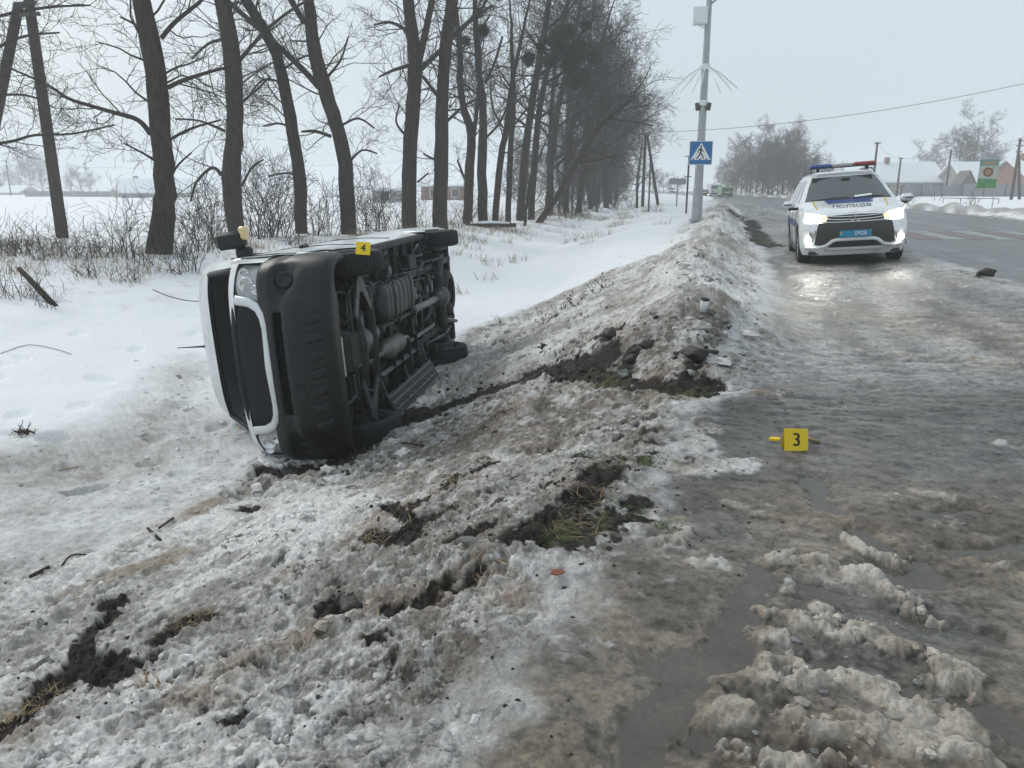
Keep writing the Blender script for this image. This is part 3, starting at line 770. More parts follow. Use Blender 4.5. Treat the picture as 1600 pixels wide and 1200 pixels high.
px_tree('bare_tree', [(471, 366, 19), (467, 275, 20), (453, 183, 18), (436, 99, 17), (422, 62, 16), (381, -5, 14)], 26.2,
        [[(470, 280, 6), (445, 270, 4), (405, 275, 3)], [(458, 200, 5), (430, 192, 4), (400, 195, 3)], [(440, 110, 5), (460, 90, 4), (475, 80, 3)], [(444, 130, 5), (415, 125, 4), (396, 150, 3)]], 23, 5, 'slim bare tree whose trunk leans over towards the field')
px_tree('bare_tree', [(545, 366, 25), (539, 257, 22), (524, 191, 21), (506, 136, 22), (490, 73, 20), (482, 0, 16)], 25.8,
        [[(499, 137, 12), (477, 110, 11), (433, 66, 10), (381, 18, 9), (350, -10, 7)], [(517, 213, 7), (491, 205, 6), (466, 205, 4)], [(476, 36, 11), (458, -4, 10)], [(535, 195, 5), (560, 185, 4), (585, 200, 3)], [(541, 260, 5), (565, 235, 4), (590, 240, 3)], [(512, 120, 6), (535, 95, 4), (550, 60, 3)]], 24, 5, 'bare tree forking high up with one long limb slanting to its neighbour')
px_tree('bare_tree', [(639, 361, 24), (640, 245, 22), (647, 140, 21), (648, 87, 20), (638, 0, 16)], 28.6,
        [[(654, 98, 14), (669, 52, 13), (685, -4, 11)], [(659, 108, 9), (680, 84, 9), (708, 52, 8), (736, 24, 7), (764, 3, 5)], [(638, 103, 8), (610, 108, 6), (582, 117, 3)], [(632, 210, 5), (618, 190, 4), (622, 165, 3)], [(640, 50, 7), (610, 35, 5), (585, 40, 3)], [(652, 285, 4), (668, 270, 3)]], 25, 5, 'tall bare tree with two stems parting above head height beside its straight twin', spacing=.34)
px_tree('bare_tree', [(688, 361, 25), (689, 245, 21), (692, 140, 18), (699, 52, 18), (707, 0, 17)], 28.7,
        [[(684, 150, 7), (665, 125, 6), (655, 115, 5)], [(698, 190, 6), (725, 165, 5), (752, 150, 3)], [(702, 60, 8), (728, 40, 7), (752, 20, 6), (770, -5, 5)], [(680, 250, 5), (660, 240, 3)]], 26, 5, 'tall straight dark trunk standing close beside the two-stemmed tree', balls=[(755, 48, 9)], spacing=.34)
row = [
 ([(731, 336, 15), (733, 273, 15), (736, 210, 13), (722, 157, 10), (718, 70, 8)], 33.5, [[(738, 230, 9), (745, 160, 8), (748, 90, 7), (740, 20, 6)], [(726, 280, 5), (712, 250, 4)]], 4, []),
 ([(755, 349, 16), (753, 245, 14), (755, 175, 12), (746, 87, 9), (743, 20, 8)], 32.4, [[(758, 130, 6), (775, 100, 5), (790, 60, 4)], [(760, 215, 5), (785, 190, 4), (800, 160, 3)], [(748, 150, 5), (725, 130, 4)]], 4, [(756, 49, 9), (727, 64, 8)]),
 ([(773, 348, 11), (783, 245, 10), (792, 196, 9), (800, 130, 7), (815, 60, 5)], 33, [[(786, 200, 4), (770, 170, 4), (765, 130, 3)], [(795, 170, 4), (818, 150, 3)]], 3, [(826, 92, 13), (845, 75, 9)]),
 ([(794, 342, 9), (797, 245, 9), (802, 168, 8), (800, 90, 6)], 35, [[(800, 200, 4), (825, 170, 4), (850, 150, 3)], [(800, 140, 4), (780, 110, 3)]], 4, []),
 ([(813, 337, 13), (820, 245, 12), (832, 157, 11), (844, 87, 10), (858, 0, 8)], 37, [[(838, 120, 6), (870, 95, 6), (900, 60, 5), (930, 20, 4)], [(850, 50, 6), (880, 25, 5), (905, 0, 4)], [(826, 200, 5), (800, 180, 4)], [(846, 80, 5), (820, 45, 4)]], 5, [(870, 60, 16), (887, 50, 14), (905, 75, 15), (858, 95, 12), (890, 100, 16), (925, 88, 12), (915, 40, 10)]),
 ([(830, 336, 11), (837, 227, 10), (848, 140, 9), (872, 60, 7), (885, 10, 6)], 38, [[(842, 185, 5), (870, 165, 5), (905, 150, 4), (950, 148, 3)], [(852, 130, 5), (885, 110, 5), (930, 80, 4), (965, 60, 3)], [(860, 100, 5), (840, 60, 4)]], 4, [(880, 78, 14), (897, 128, 15), (912, 118, 13), (850, 62, 9)]),
 ([(820, 354, 5), (823, 320, 5), (829, 280, 4), (845, 240, 3)], 34, [], 2, []),
 ([(843, 346, 11), (865, 315, 9), (890, 273, 8), (911, 238, 8), (939, 196, 7), (975, 165, 5)], 35.6, [[(900, 255, 4), (935, 250, 3), (965, 240, 2)], [(925, 215, 4), (930, 170, 3)], [(950, 185, 4), (990, 190, 3), (1020, 195, 2)]], 2, []),
 ([(856, 330, 11), (862, 250, 10), (872, 170, 9), (890, 90, 7), (905, 20, 5)], 42, [[(868, 200, 5), (905, 175, 5), (950, 150, 4), (995, 150, 3)], [(880, 130, 5), (920, 100, 4), (955, 60, 3)]], 4, [(905, 95, 10), (934, 90, 9), (920, 135, 12)]),
 ([(884, 326, 9), (888, 250, 9), (900, 170, 8), (925, 100, 6), (945, 50, 4)], 47, [[(895, 200, 5), (935, 180, 4), (985, 170, 3), (1015, 165, 2)], [(905, 150, 5), (950, 120, 4), (985, 95, 3)]], 3, [(930, 95, 8), (945, 105, 7)]),
]
row_lab = ['bare tree of the row whose trunk splits low into two stems', 'thick straight bare trunk of the row carrying two mistletoe balls', 'bare tree of the row curving slightly towards the road, mistletoe near its top', 'thin straight bare trunk in the row between two leaning trees', 'tall bare tree of the row leaning to the road, laden with mistletoe', 'bare tree of the row with long limbs spreading over the verge and mistletoe', 'spindly bare sapling standing in front of the row', 'bare tree bent over at a steep slant towards the road', 'bare tree behind the slanting one, its limbs reaching over the verge', 'last big limbed tree of the row before the trunks crowd together']
for i, (stem, dep, limbs, top, balls) in enumerate(row):
    px_tree('bare_tree', stem, dep, limbs, 40 + i, top, row_lab[i], balls, twig=1.15 if i != 6 else .6, spacing=.4, level=2 if i != 6 else 1)

def template(seed, height, r0, level, dens, rmin, spread=1.0, nl=11, low=.22):
    R = np.random.RandomState(seed); pts = [np.zeros(3)]; d = np.array([R.normal() * .04, R.normal() * .04, 1.]); n = 7
    for k in range(n):
        d = d + R.normal(size=3) * .05; d /= np.linalg.norm(d); pts.append(pts[-1] + d * height / n)
    pts[0][2] = -.3
    path = smooth_path(pts, 3); rr = r0 * (1 - np.linspace(0, 1, len(path)) * .88)
    tr = Twigs(); tr.tube(path, rr, 9)
    T = Twigs(); 
    for k in range(nl):
        f = low + (.97 - low) * k / nl; i = int(f * (len(path) - 1)); d = rand_dir(R, np.array([0, 0, 1.]), R.uniform(.5, 1.15))
        grow(T, R, path[i], d, height * spread * R.uniform(.22, .4) * (1.25 - .6 * f), rr[i] * .5, level, rmin, dens, .06)
    return tr.mesh('trunk'), T.mesh('crown')
def put_tree(tpl, loc, s, rz, label, group, bark, twig, name='bare_tree', sz=1.0):
    t = empty(name, loc, (0, 0, rz)); t.scale = (s, s, s * sz)
    for nm, me, m in (('trunk', tpl[0], bark), ('crown', tpl[1], twig)):
        if not me.materials: me.materials.append(m)
        o = link(nm, me, None, t)
    return tag(t, label, 'tree', group)
tplA = [template(101 + k, 13, .22, 3, 1.05, .010, 1.1, 13) for k in range(3)]
tplB = [template(111 + k, 12, .20, 3, 1.12, .016, 1.3, 16, .04) for k in range(3)]
R_ = random.Random(5)
k = 0
for y, x, s in [(44, -8.6, .95), (48, -7.6, .9), (52, -9.0, 1.05), (56, -7.8, .95), (61, -7.2, 1.0), (66, -8.6, 1.05), (72, -7.6, 1.0), (79, -8.2, 1.05), (87, -7.4, 1.0), (96, -8.2, 1.1), (106, -7.4, 1.05), (118, -8.0, 1.1), (132, -7.5, 1.1), (150, -8, 1.15), (172, -7.6, 1.2), (200, -8, 1.2)]:
    x = x + float(bend(y)) - .02 * max(0, y - 60)
    put_tree(tplA[k % 3], (x, y, surf_z(x, y)), s * R_.uniform(.92, 1.05), R_.uniform(0, 6.28), 'bare roadside tree of the crowded far end of the row', 'trees crowding the far end of the row', M['bark'], M['twig']); k += 1
put_tree(tplA[1], (-5.2, 62, surf_z(-5.2, 62)), .52, 2.1, 'small bare tree spreading beside the thin dark post', None, M['bark'], M['twig'])
for (y, x, s) in [(40, -9.5, .30), (44, -7.3, .26), (48, -8.8, .34), (52, -7.0, .30), (56, -9.2, .38), (60, -7.8, .36), (65, -6.8, .34), (70, -8.4, .42), (76, -7.2, .40), (82, -8.8, .45), (89, -7.4, .42), (97, -8.2, .48), (107, -7.6, .46), (120, -8.2, .5), (63, -9.6, .4), (73, -10, .44), (46, -10.2, .34), (54, -10.6, .36)]:
    x = x + float(bend(y)) - .02 * max(0, y - 60)
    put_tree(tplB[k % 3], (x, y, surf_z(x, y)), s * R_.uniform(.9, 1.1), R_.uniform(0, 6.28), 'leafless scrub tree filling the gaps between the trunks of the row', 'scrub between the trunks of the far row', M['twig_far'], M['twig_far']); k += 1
# wood on the other side of the road
k = 0
for (u, v0, dep, htpx) in [(1128, 306, 150, 60), (1142, 306, 140, 80), (1158, 306, 135, 95), (1172, 306, 125, 105), (1190, 307, 118, 118), (1206, 307, 115, 122), (1222, 307, 112, 118), (1240, 307, 110, 108), (1258, 308, 108, 92), (1278, 308, 105, 75), (1298, 308, 104, 60), (1150, 305, 165, 70), (1200, 305, 150, 100), (1235, 305, 140, 95), (1180, 305, 170, 80), (1265, 306, 135, 60), (1316, 308, 100, 45), (1165, 306, 130, 62), (1182, 306, 122, 70), (1198, 307, 116, 80), (1214, 307, 113, 85), (1230, 307, 111, 80), (1248, 307, 109, 70), (1268, 308, 107, 55), (1288, 308, 105, 48), (1136, 306, 145, 45), (1148, 306, 142, 50), (1175, 306, 128, 40), (1206, 307, 117, 42), (1235, 307, 111, 45), (1260, 308, 108, 38)]:
    p = at_depth(u, v0, dep); h = htpx * dep / FPX
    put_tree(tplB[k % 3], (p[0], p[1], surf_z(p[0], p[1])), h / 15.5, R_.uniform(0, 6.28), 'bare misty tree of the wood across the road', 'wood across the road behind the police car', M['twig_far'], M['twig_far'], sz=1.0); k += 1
for (u, dep, htpx, lab) in [(1508, 118, 108, 'big spreading bare tree behind the snow-roofed houses'), (1440, 128, 72, 'smaller bare tree behind the long snowy roof'), (1492, 122, 88, 'bare tree crowding the side of the big spreading tree towards the long roof'), (1530, 116, 84, 'bare tree crowding the big spreading tree on the banner side')]:
    p = at_depth(u, 304, dep); h = htpx * dep / FPX
    put_tree(tplB[k % 3], (p[0], p[1], surf_z(p[0], p[1])), h / 12.0, R_.uniform(0, 6.28), lab, None, M['twig_far'], M['twig_far']); k += 1
for (u, dep, htpx) in [(50, 210, 62), (68, 215, 55), (35, 220, 48), (128, 190, 38), (112, 195, 32), (141, 200, 34), (8, 230, 36), (400, 230, 50), (590, 180, 40)]:
    p = at_depth(u, 305, dep); h = htpx * dep / FPX
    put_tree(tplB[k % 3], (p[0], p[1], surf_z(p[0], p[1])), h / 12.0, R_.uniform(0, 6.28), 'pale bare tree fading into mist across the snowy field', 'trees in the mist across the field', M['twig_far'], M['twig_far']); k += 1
for (u, dep, htpx) in [(1020, 150, 32), (1036, 165, 28), (1048, 180, 25), (1060, 190, 22)]:
    p = at_depth(u, 305, dep); h = htpx * dep / FPX
    put_tree(tplB[k % 3], (p[0], p[1], surf_z(p[0], p[1])), h / 12.0, R_.uniform(0, 6.28), 'low misty bare tree where the verge meets the distance', 'low trees at the far end of the verge', M['twig_far'], M['twig_far']); k += 1

# off the frame to the left: its boughs reach into view behind the pole
px_tree('bare_tree', [(-110, 380, 26), (-105, 250, 24), (-115, 120, 22), (-120, 0, 20)], 21.5, [[(-105, 235, 8), (0, 222, 6), (37, 210, 5), (90, 207, 4), (150, 192, 3)], [(-112, 130, 8), (-40, 100, 6), (40, 62, 5), (110, 55, 3)], [(-110, 60, 8), (-30, 30, 6), (60, 10, 5), (130, 5, 3)], [(-105, 180, 7), (-30, 155, 5), (50, 150, 4), (100, 170, 3)]], 61, 4, 'bare tree past the utility pole, its boughs reaching behind it')

# ---------------------------------------------------------------- undergrowth
def shrub_mesh(seed, h, n, spread, level=1, rmin=.006):
    R = np.random.RandomState(seed); T = Twigs()
    for k in range(n):
        d = np.array([R.normal() * spread, R.normal() * spread, 1.]); d /= np.linalg.norm(d)
        p = np.array([R.normal() * .16, R.normal() * .16, -.15])
        grow(T, R, p, d, h * R.uniform(.5, 1.1), .012, level, rmin, .9, .03, .16)
    return T.mesh('stems')
sh = [shrub_mesh(201, 1.5, 9, .3, 2, .0045), shrub_mesh(202, 1.9, 11, .16, 1), shrub_mesh(203, .9, 13, .5, 1, .004), shrub_mesh(204, 1.8, 11, .25, 2, .0045)]
SHL = ['leafless thicket shrub with arching stems under the tree row', 'leafless shrub of tall upright shoots between the tree trunks', 'low leafless bramble clump at the edge of the snowy ditch', 'dense leafless shrub of fine branching twigs under the tree row']
Rs = random.Random(9)
def put_shrub(x, y, kind, s):
    o = link('shrub', sh[kind], M['shrub'] if not sh[kind].materials else None)
    o.location = (x, y, surf_z(x, y)); o.rotation_euler = (0, 0, Rs.uniform(0, 6.28)); o.scale = (s, s, s * Rs.uniform(.85, 1.1))
    tag(o, SHL[kind], 'shrub', ['arching shrubs under the trees', 'upright shrubs between the trunks', 'bramble clumps by the ditch', 'fine-twigged shrubs under the trees'][kind])
for (u, v, dep, kind, s) in [(120, 380, 17, 0, .6), (150, 385, 17, 2, .9), (180, 385, 18, 0, .9), (205, 390, 17, 1, .7), (285, 385, 18, 3, .8), (300, 392, 16.5, 1, .8), (320, 380, 19, 3, .9), (330, 370, 22, 1, 1.0), (345, 375, 21, 0, .9), (395, 368, 24, 1, 1.2), (410, 370, 23, 3, 1.1), (425, 366, 24, 3, 1.2), (440, 366, 24, 1, 1.2), (455, 370, 22, 0, 1.0), (495, 366, 25, 3, 1.0), (515, 366, 25, 1, 1.0), (570, 364, 26, 3, 1.0), (585, 362, 27, 0, 1.2), (600, 362, 27, 1, 1.1), (620, 362, 26, 0, 1.0), (660, 360, 29, 3, .9), (712, 352, 30, 0, .9), (730, 346, 32, 3, .9), (785, 346, 33, 2, .9), (880, 330, 42, 0, 1.0), (905, 328, 44, 3, 1.0), (930, 326, 50, 0, 1.0), (960, 325, 55, 2, 1.2), (890, 335, 40, 2, 1.2),
                            (30, 395, 17, 2, 1.0), (60, 395, 16.5, 0, .6), (10, 390, 17, 2, .9), (85, 392, 17, 2, 1.0), (230, 405, 16.5, 2, .8), (40, 440, 13, 2, .6), (75, 455, 12.5, 2, .5), (10, 450, 12.8, 2, .6), (275, 400, 16, 0, .6), (200, 415, 15, 2, .7), (140, 410, 15, 2, .7), (960, 322, 60, 3, 1), (985, 322, 62, 2, 1.2)]:
    p = at_depth(u, v, dep); put_shrub(p[0], p[1], kind, s)
# dead grass and weeds poking through the snow
def grass_patch(spots, hmin, hmax, per, seed, lean=.5, w=.004):
    R = np.random.RandomState(seed); V = []; F = []; n = 0
    for (x, y, r) in spots:
        for k in range(per):
            a = R.uniform(0, 6.283); q = r * math.sqrt(R.uniform()); px_, py_ = x + q * math.cos(a), y + q * math.sin(a); z = surf_z(px_, py_) - .01
            h = R.uniform(hmin, hmax); l = R.normal(size=2) * lean * h; s = np.array([math.cos(a), math.sin(a), 0]) * w * (1 + 2 * R.uniform())
            b0 = np.array([px_, py_, z]); m1 = b0 + np.array([l[0] * .35, l[1] * .35, h * .6]); t1 = b0 + np.array([l[0], l[1], h * (.95 - .3 * R.uniform())])
            V += [b0 - s, b0 + s, m1 - s * .7, m1 + s * .7, t1]; F += [[n, n + 1, n + 3, n + 2]]; F += [[n + 2, n + 3, n + 4, n + 4]]; n += 5
    me = bpy.data.meshes.new('blades'); me.from_pydata([tuple(v) for v in V], [], [tuple(dict.fromkeys(f)) for f in F]); return me
Rg = random.Random(3)
spots = []
for k in range(170):
    y = Rg.uniform(12, 46); x = -9.2 + (y - 26) * .09 + Rg.gauss(0, 1.3) - (2.5 if y < 22 else 0) * Rg.random() - (2.2 if y < 18 else 0)
    spots.append((x, y, Rg.uniform(.2, .7)))
for k in range(80):
    y = Rg.uniform(14, 60); x = -3.9 + Rg.gauss(0, 1.0) - (1.0 if y < 25 else 0); spots.append((x, y, .3) if Rg.random() < .45 else (x - 3.5, y, .4))
for k in range(60):
    x = Rg.uniform(-20, -11); y = 13.0 + Rg.gauss(0, 1.5) + (-x - 11) * .35; spots.append((x, y, .6))
tag(link('dry_grass', grass_patch(spots, .08, .40, 30, 5, .7, .0024), M['dry_grass']), 'dead straw-coloured grass poking through snow along the ditch', 'grass', kind='stuff')
gsp = [on_ground(u, v) + (r,) for u, v, r in [(895, 712, .1), (920, 714, .12), (950, 716, .13), (985, 720, .12), (1015, 722, .1), (925, 583, .12), (945, 590, .1), (820, 562, .08), (870, 850, .08), (980, 800, .12), (1045, 832, .06), (1150, 355, .5), (1175, 365, .5), (1190, 378, .4), (850, 640, .06), (1100, 600, .1), (800, 640, .05), (700, 815, .06), (760, 730, .05)]]
tag(link('green_grass', grass_patch(gsp, .008, .026, 170, 6, 1.6, .0016), M['grass']), 'flattened green grass in the churned mud', 'grass', kind='stuff')
hsp = [on_ground(u, v) + (r,) for u, v, r in [(300, 985, .06), (320, 975, .06), (20, 1130, .06), (70, 1090, .05), (600, 850, .15), (660, 800, .15), (720, 770, .12), (560, 860, .1), (40, 672, .1), (930, 780, .15), (900, 830, .12), (640, 745, .06), (240, 1080, .04), (760, 900, .1), (480, 760, .08)]]
tag(link('straw', grass_patch(hsp, .01, .05, 70, 7, 2.2, .0016), M['dry_grass']), 'loose brown straw torn up with the mud', 'straw', kind='stuff')
# ---------------------------------------------------------------- overturned van (x forward of the front axle, y to its left, z up)
M['van_white'] = mat('van_white_paint', (.70, .72, .72), .32, spec=.5, coat=.3, dirt=(.34, .32, .29), dirt_amt=.42, dirt_scale=2.2)
M['plastic'] = mat('grained_black_plastic', (.0075, .0078, .0085), .40, spec=.4, var=.3, scale=5, bump=.12, bscale=260, dirt=(.045, .043, .040), dirt_amt=.2, dirt_scale=2.5)
M['plastic_dark'] = mat('black_plastic', (.010, .010, .011), .6)
M['rubber'] = mat('tyre_rubber', (.011, .011, .012), .75, var=.3, scale=9, dirt=(.07, .065, .06), dirt_amt=.3, dirt_scale=6)
M['under'] = mat('underbody_grime', (.0085, .0082, .008), .6, var=.5, scale=5, bump=.35, bscale=22, dirt=(.075, .07, .064), dirt_amt=.3, dirt_scale=7)
M['under_lt'] = mat('dirty_bare_metal', (.085, .085, .085), .45, .4, var=.6, scale=9, bump=.3, bscale=30, dirt=(.024, .017, .013), dirt_amt=.6, dirt_scale=6)
M['shaft'] = mat('propshaft_grey', (.17, .18, .19), .45, .3, var=.3, scale=4, dirt=(.05, .045, .04), dirt_amt=.3)
M['tank'] = mat('fuel_tank_black', (.03, .03, .031), .45, var=.4, scale=4, bump=.15, bscale=15, dirt=(.13, .122, .113), dirt_amt=.35, dirt_scale=6)
M['muffler'] = mat('dull_exhaust_steel', (.12, .115, .108), .5, .5, var=.35, scale=6, dirt=(.10, .07, .05), dirt_amt=.4)
M['pale_plastic'] = mat('milky_plastic', (.42, .42, .39), .5, var=.2, dirt=(.15, .14, .12), dirt_amt=.4)
M['lens'] = mat('headlamp_lens', (.35, .36, .36), .12, spec=.6, coat=.6, var=.2, scale=6, dirt=(.30, .29, .27), dirt_amt=.3, dirt_scale=7)
M['reflector'] = mat('headlamp_reflector', (.62, .63, .64), .18, .85)
M['mesh_cover'] = mat('grille_cover_cloth', (.008, .0083, .0093), .8, bump=.3, bscale=300, var=.2, scale=3)
M['chrome'] = mat('chrome', (.7, .7, .71), .12, 1.0)
M['amber'] = mat('amber_plastic', (.75, .55, .3), .3)
M['cab'] = mat('cab_interior', (.02, .02, .021), .8, var=.3)
M['black_gap'] = mat('unlit_cavity_black', (.006, .006, .006), .9)
def van_axes():
    yaw, roll, pit = 0.115, 0.067, 0.002
    B = np.array([[0, 0, -1], [-1, 0, 0], [0, 1, 0]], float)
    c, s = math.cos, math.sin
    Rz = np.array([[c(yaw), -s(yaw), 0], [s(yaw), c(yaw), 0], [0, 0, 1]])
    Rx = np.array([[1, 0, 0], [0, c(roll), -s(roll)], [0, s(roll), c(roll)]])
    Rp = np.array([[c(pit), -s(pit), 0], [s(pit), c(pit), 0], [0, 0, 1]])
    m = Rz @ B @ Rx @ Rp; k = Matrix([list(r) + [0] for r in m.tolist()] + [[0, 0, 0, 1]])
    return Matrix.Translation((-2.965, 7.015, -.026)) @ k
VAN = empty('overturned_van', mat=van_axes())
tag(VAN, 'white van lying on its side in the ditch, underbody facing the road', 'van')
WB = 3.772
def interp(x, xs, ys): return float(np.interp(x, xs, ys))

# --- shell: stacked plan outlines, open windscreen and wheel arches
def ring_shell(mb, zs, front, rear, half, kf, pf, nF, nS, drop=None, kr=.06, pr=8):
    rows = []
    for z in zs:
        w, fx, rx = half(z), front(z), rear(z); pts = []
        for i in range(nF + 1):
            y = -w + 2 * w * i / nF; t = abs(y) / w; pts.append((fx - kf(z) * t ** pf - .04 * t * t, y, z))
        xe = pts[-1][0]; xr = rx + kr
        for i in range(1, nS): pts.append((xe + (xr - xe) * i / nS, w, z))
        for i in range(nF + 1):
            y = w - 2 * w * i / nF; t = abs(y) / w; pts.append((rx + kr * t ** pr, y, z))
        for i in range(1, nS): pts.append((xr + (xe - xr) * i / nS, -w, z))
        rows.append(pts)
    n = len(rows[0]); b = len(mb.v)
    for r in rows: mb.v.extend(r)
    for i in range(len(rows) - 1):
        for k in range(n):
            k2 = (k + 1) % n
            c = [(rows[i][k][a] + rows[i][k2][a] + rows[i + 1][k][a] + rows[i + 1][k2][a]) / 4 for a in range(3)]
            if drop and drop(*c): continue
            mb.f.append((b + i * n + k, b + i * n + k2, b + (i + 1) * n + k2, b + (i + 1) * n + k))
    return rows
v_front = lambda z: interp(z, [.42, .85, 1.20, 1.30, 1.36, 1.45, 1.7, 2.0, 2.2, 2.28, 2.34], [.80, .78, .74, .66, .50, .26, .04, -.24, -.42, -.52, -.80])
v_half = lambda z: interp(z, [.42, .55, .9, 1.3, 1.5, 2.0, 2.2, 2.28, 2.34], [.93, .955, .975, .965, .945, .87, .80, .70, .55])
v_rear = lambda z: interp(z, [.42, .6, 1.3, 2.2, 2.34], [-4.98, -5.02, -5.02, -4.95, -4.7])
v_kf = lambda z: interp(z, [.42, 1.2, 1.45, 2.3], [.30, .26, .16, .14])
def v_drop(x, y, z):
    if abs(y) > .8:
        if math.hypot(x, z - .36) < .43 or math.hypot(x + WB, z - .36) < .43: return True
    if 1.47 < z < 2.0 and x > -.66 and abs(y) < .90 * v_half(z): return True
    if z < .93 and x > .30: return True
    if .93 <= z < 1.22 and x > .45: return True      # the face: lamps and grille sit here
    return False
mb = MB(); zs = [.42, .5, .58, .66, .74, .82, .93, 1.02, 1.12, 1.22, 1.30, 1.36, 1.41, 1.47, 1.6, 1.75, 1.9, 2.0, 2.09, 2.2, 2.25, 2.29, 2.33]
rows = ring_shell(mb, zs, v_front, v_rear, v_half, v_kf, 6, 24, 64, v_drop)
b = len(mb.v); top = rows[-1]; mb.v.append((-2.7, 0, 2.36)); n = len(top); o0 = (len(zs) - 1) * n
for k in range(n): mb.f.append((o0 + k, o0 + (k + 1) % n, b))
body = mb.build('body', M['van_white'], VAN, auto=40)
# door and panel joints, side rub strip, door handles (upper side)
for sx in (1,):
    for x0 in (.18, -1.0, -2.2):
        g = MB(); g.tube([(x0, v_half(z) + .002, z) for z in (.55, .8, 1.0, 1.25, 1.45)], .006, 4); g.build('panel_gap', M['black_gap'], body)
    
    g = MB(); g.box((-.80, .985, 1.1), (.18, .04, .05), bev=.012); g.build('door_handle', M['plastic'], body)
# side glass
for sy in (1, -1):
    for x0, x1 in ((-.05, -.92), (-1.1, -2.15), (-2.3, -3.4), (-3.55, -4.75)):
        g = MB(); g.grid(lambda s, t: (x0 + (x1 - x0) * s - (.15 + .52 * t if x0 > -.1 else 0) * (1 - s), sy * (v_half(1.5 + .58 * t) + .004), 1.5 + .58 * t), 4, 4); g.build('side_window', M['black_gap'], body)
# wheel-arch liners
for x0 in (0, -WB):
    for sy in (1, -1):
        g = MB(); ri = .445
        g.grid(lambda s, t: (x0 + ri * math.cos(math.pi * s), sy * (.52 + .44 * t), .36 + ri * math.sin(math.pi * s)), 18, 3)
        g.add([(x0 + ri * math.cos(math.pi * k / 18), sy * .52, .36 + ri * math.sin(math.pi * k / 18)) for k in range(19)], [tuple(range(19))])
        g.build('wheel_arch', M['plastic_dark'], VAN)
        g = MB(); g.grid(lambda s, t: (x0 + (.415 + .05 * t) * math.cos(math.pi * s), sy * (.955 + .024 * math.sin(math.pi * t) + .01), .36 + (.415 + .05 * t) * math.sin(math.pi * s)), 24, 3); g.build('arch_trim', M['van_white'], VAN, smooth=True)
# windscreen frame and cab
g = MB()
for sy in (1, -1):
    g.tube([(v_front(z) - .12, sy * v_half(z) * .88, z) for z in (1.42, 1.7, 1.9, 2.0)], .026, 6)
g.tube([(v_front(1.44) - .1 * abs(y) ** 2 - .02, y, 1.445) for y in np.linspace(-.86, .86, 9)], .028, 6)
g.tube([(v_front(2.0) - .12 * abs(y) ** 2 - .04, y, 1.995) for y in np.linspace(-.74, .74, 9)], .022, 6)
g.build('windscreen_frame', M['plastic_dark'], VAN, smooth=True)
g = MB(); g.box((-.12, 0, 1.36), (.55, 1.7, .16), bev=.05); g.box((.02, .42, 1.47), (.25, .45, .14), bev=.04); g.build('dashboard', M['cab'], VAN)
g = MB(); g.lathe([(.17 + .016 * math.cos(a), .016 * math.sin(a)) for a in np.linspace(0, 6.283, 8)[:-1]], (0, 0, 0), 'x', 24, True)
o = g.build('steering_wheel', M['cab'], VAN); o.location = (-.42, .42, 1.52); o.rotation_euler = (0, .5, 0)
for y0 in (.42, -.42):
    g = MB(); g.box((-.95, y0, 1.02), (.5, .5, .16), bev=.05); g.box((-1.2, y0, 1.4), (.14, .5, .75), bev=.06); g.box((-1.22, y0, 1.87), (.1, .26, .2), bev=.05); g.build('seat', M['cab'], VAN)
g = MB(); g.box((-1.6, 0, 1.4), (.03, 1.8, 1.7)); g.box((-.7, 0, .93), (1.7, 1.7, .04)); g.build('cab_bulkhead', M['black_gap'], VAN)
# bonnet
def bon(s, t):
    y = -.78 + 1.56 * t; k = abs(y) / .8
    z = 1.235 + .20 * s ** .75 - .03 * k * k; x = .69 - .46 * s - .20 * k ** 4 - .05 * k * k
    return (x, y, z + .02)
g = MB(); g.grid(bon, 8, 14); g.build('bonnet', M['van_white'], VAN, smooth=True, solid=.02)
g = MB(); g.tube([(.715 - .20 * abs(y / .8) ** 4 - .05 * (y / .8) ** 2, y, 1.245 - .02 * abs(y / .8) ** 2) for y in np.linspace(-.76, .76, 17)], .035, 8); g.build('bonnet_lip', M['plastic_dark'], VAN, smooth=True)
g = MB(); g.box((.42, 0, 1.0), (.04, 1.5, .62)); g.box((.3, 0, .6), (.05, 1.6, .3)); g.build('radiator_panel', M['black_gap'], VAN)

# --- the face
def face_x(y, z): 
    k = abs(y) / .95
    return interp(z, [.2, .45, .62, .80, .93, 1.18, 1.25], [.84, .95, .96, .91, .845, .775, .72]) - .24 * k ** 5 - .06 * k * k
def face_patch(c0, c1, off, nu=10, nv=6, bulge=0.0):
    """ruled between two (y,z) curves and laid on the face"""
    c0 = np.array(c0, float); c1 = np.array(c1, float)
    def fn(s, t):
        a = [np.interp(s, np.linspace(0, 1, len(c0)), c0[:, k]) for k in (0, 1)]; b2 = [np.interp(s, np.linspace(0, 1, len(c1)), c1[:, k]) for k in (0, 1)]
        y, z = a[0] + (b2[0] - a[0]) * t, a[1] + (b2[1] - a[1]) * t
        return (face_x(y, z) + off + bulge * math.sin(math.pi * t) * math.sin(math.pi * s), y, z)
    g = MB(); g.grid(fn, nu, nv); return g
face_patch([(.64, 1.16), (.3, 1.205), (0, 1.225), (-.3, 1.205), (-.64, 1.16)], [(.60, .92), (.40, .86), (0, .85), (-.40, .86), (-.60, .92)], -.005, 20, 8).build('grille_cover', M['mesh_cover'], VAN, smooth=True)
sur = [(.645, 1.175), (.625, 1.02), (.58, .93), (.50, .875), (.40, .85), (.2, .842), (0, .84), (-.2, .842), (-.40, .85), (-.50, .875), (-.58, .93), (-.625, 1.02), (-.645, 1.175)]
g = MB(); P = np.array(sur); n = len(P)
